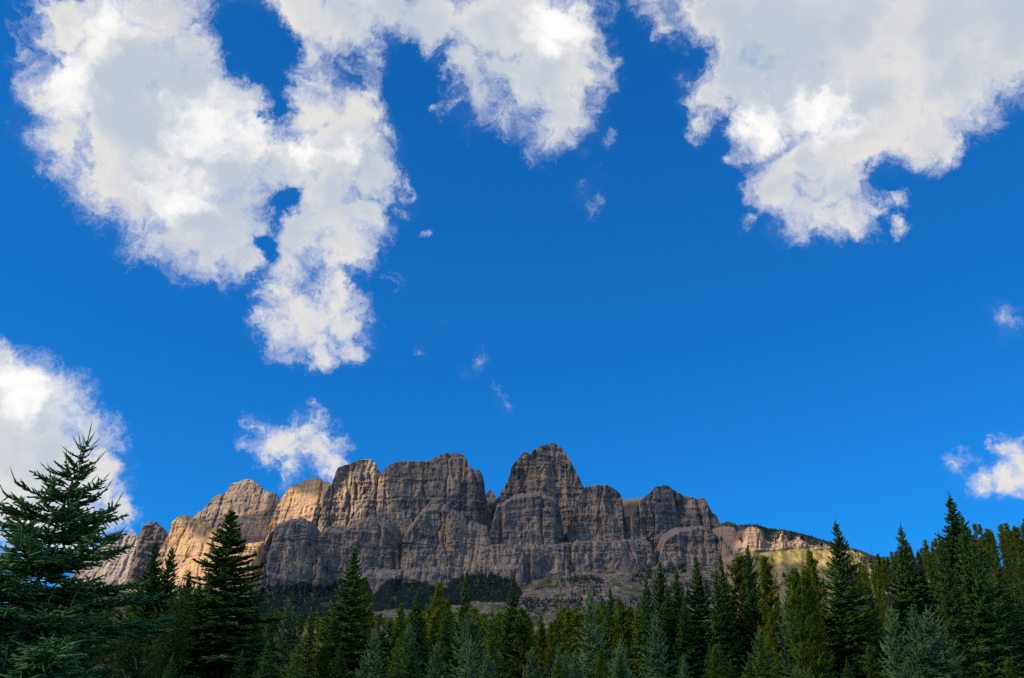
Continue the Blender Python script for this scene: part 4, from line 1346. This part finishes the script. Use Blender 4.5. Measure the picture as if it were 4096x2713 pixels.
fill()
for X, top, y, m, lab in ((670, 2360, 52, LEAFY, 'light green leafy bush behind the slim spruce pair'), (585, 2440, 40, LEAFY, 'low leafy green bush under the right boughs of the big near spruce'),
                          (2262, 2428, 150, ASPEN, 'yellow turning aspen in the pine band at the centre'), (2298, 2446, 150, ASPEN, 'smaller yellow aspen beside the first one in the pine band')):
    d = pdir(X, top)
    x_, z_ = d[0] / d[1] * y, CAM_Z + d[2] / d[1] * y
    tree('leafy_bush' if m is LEAFY else 'aspen_tree', 'leafy', X % 2, x_, y, z_ - float(ground_z(x_, y)), m, lab, category='bush' if m is LEAFY else 'tree', wide=.62 if m is LEAFY else .35)


def bare_bush(X, y, H, label):
    rng = random.Random(X)
    tw = Twigs()
    for k in range(9):
        az, l = rng.uniform(0, 6.28), H * rng.uniform(.6, 1)
        a = (0, 0, 0)
        for s in range(5):
            b = (a[0] + math.cos(az) * l * .07 * (1 + s * .4), a[1] + math.sin(az) * l * .07 * (1 + s * .4), a[2] + l / 5)
            tw.add(a, b, .011 - .0015 * s, .010 - .0015 * s)
            if s > 1:
                for _ in range(2):
                    t = rng.uniform(0, 6.28)
                    tw.add(b, (b[0] + math.cos(t) * .3, b[1] + math.sin(t) * .3, b[2] + rng.uniform(.1, .45)), .008, .004)
            a = b
            az += rng.uniform(-.5, .5)
    me = tw.mesh('bare_bush', 4, X)
    x_ = pworld(X, 2650, y)[0]
    o = link('bare_bush', me, DEADWOOD, label=label, category='bush')
    o.location = (x_, y, float(ground_z(x_, y)) - .05)


bare_bush(345, 30.0, 2.75, 'bare pale twigs of a dead bush under the big near spruce')


def snag():
    """a dead standing trunk with short bare stubs"""
    tip = pworld(3482, 2173, 235.0)
    x_, y_, g_ = tip[0], tip[1], tip[2] - 12.0
    g_ = max(g_, float(ground_z(x_, y_)) - 0.3)
    rng = random.Random(8)
    root = bpy.data.objects.new('dead_tree', None)
    COL.objects.link(root)
    root.location = (x_, y_, g_)
    root['label'], root['category'] = 'thin dead snag with bare stubs standing against the sky on the right hillside', 'tree'
    link('trunk', trunk_mesh('snag_trunk', 12.0, .13, 0.01, 8), DEADWOOD, parent=root)
    tw = Twigs()
    for k in range(60):
        z = 3.5 + 8.2 * k / 60
        az, l = rng.uniform(0, 6.28), rng.uniform(.2, 1.0) * (1.15 - z / 13)
        tw.add((0, 0, z), (math.cos(az) * l, math.sin(az) * l, z + rng.uniform(-.15, .3) * l), .035, .015)
    link('branches', tw.mesh('snag_branches', 4, 8), DEADWOOD, parent=root)


snag()



# ------------------------------------------------------------------ the wood goes on to both sides of the view
def joined_wood(name, spots, kind, mat, label):
    rng = np.random.default_rng(9)
    Vs, Fs, off = [], [], 0
    for k, (x, y, h) in enumerate(spots):
        cr = PROTO[kind][k % len(PROTO[kind])][1]
        if cr.name not in CROWN:
            v = np.empty(len(cr.vertices) * 3, np.float32)
            cr.vertices.foreach_get('co', v)
            cr.calc_loop_triangles()
            t = np.empty(len(cr.loop_triangles) * 3, np.int32)
            cr.loop_triangles.foreach_get('vertices', t)
            CROWN[cr.name] = (v.reshape(-1, 3), t.reshape(-1, 3))
        v, t = CROWN[cr.name]
        a = rng.uniform(0, 6.28)
        c, s_ = math.cos(a), math.sin(a)
        w = v * (h / 13.3)
        Vs.append(np.stack([x + c * w[:, 0] - s_ * w[:, 1], y + s_ * w[:, 0] + c * w[:, 1], float(ground_z(x, y)) + w[:, 2]], 1))
        Fs.append(t + off)
        off += len(v)
    link(name, mesh_np(name, np.concatenate(Vs), tris=np.concatenate(Fs)), mat, kind='stuff', label=label)


CROWN = {}
_r = random.Random(31)
_spots = []
for _ in range(520):
    y_ = _r.uniform(62, 310)
    _spots.append((y_ * .60 + 3 + 170 * _r.random() ** 1.5, y_, _r.uniform(9, 12.5)))
for _ in range(160):
    y_ = _r.uniform(45, 240)
    _spots.append((-y_ * .62 - 4 - 150 * _r.random() ** 1.4, y_, _r.uniform(9, 13)))
joined_wood('side_forest', _spots, 'far_pine', PINE_GREEN, 'the same conifer wood carrying on beyond the edges of the view')
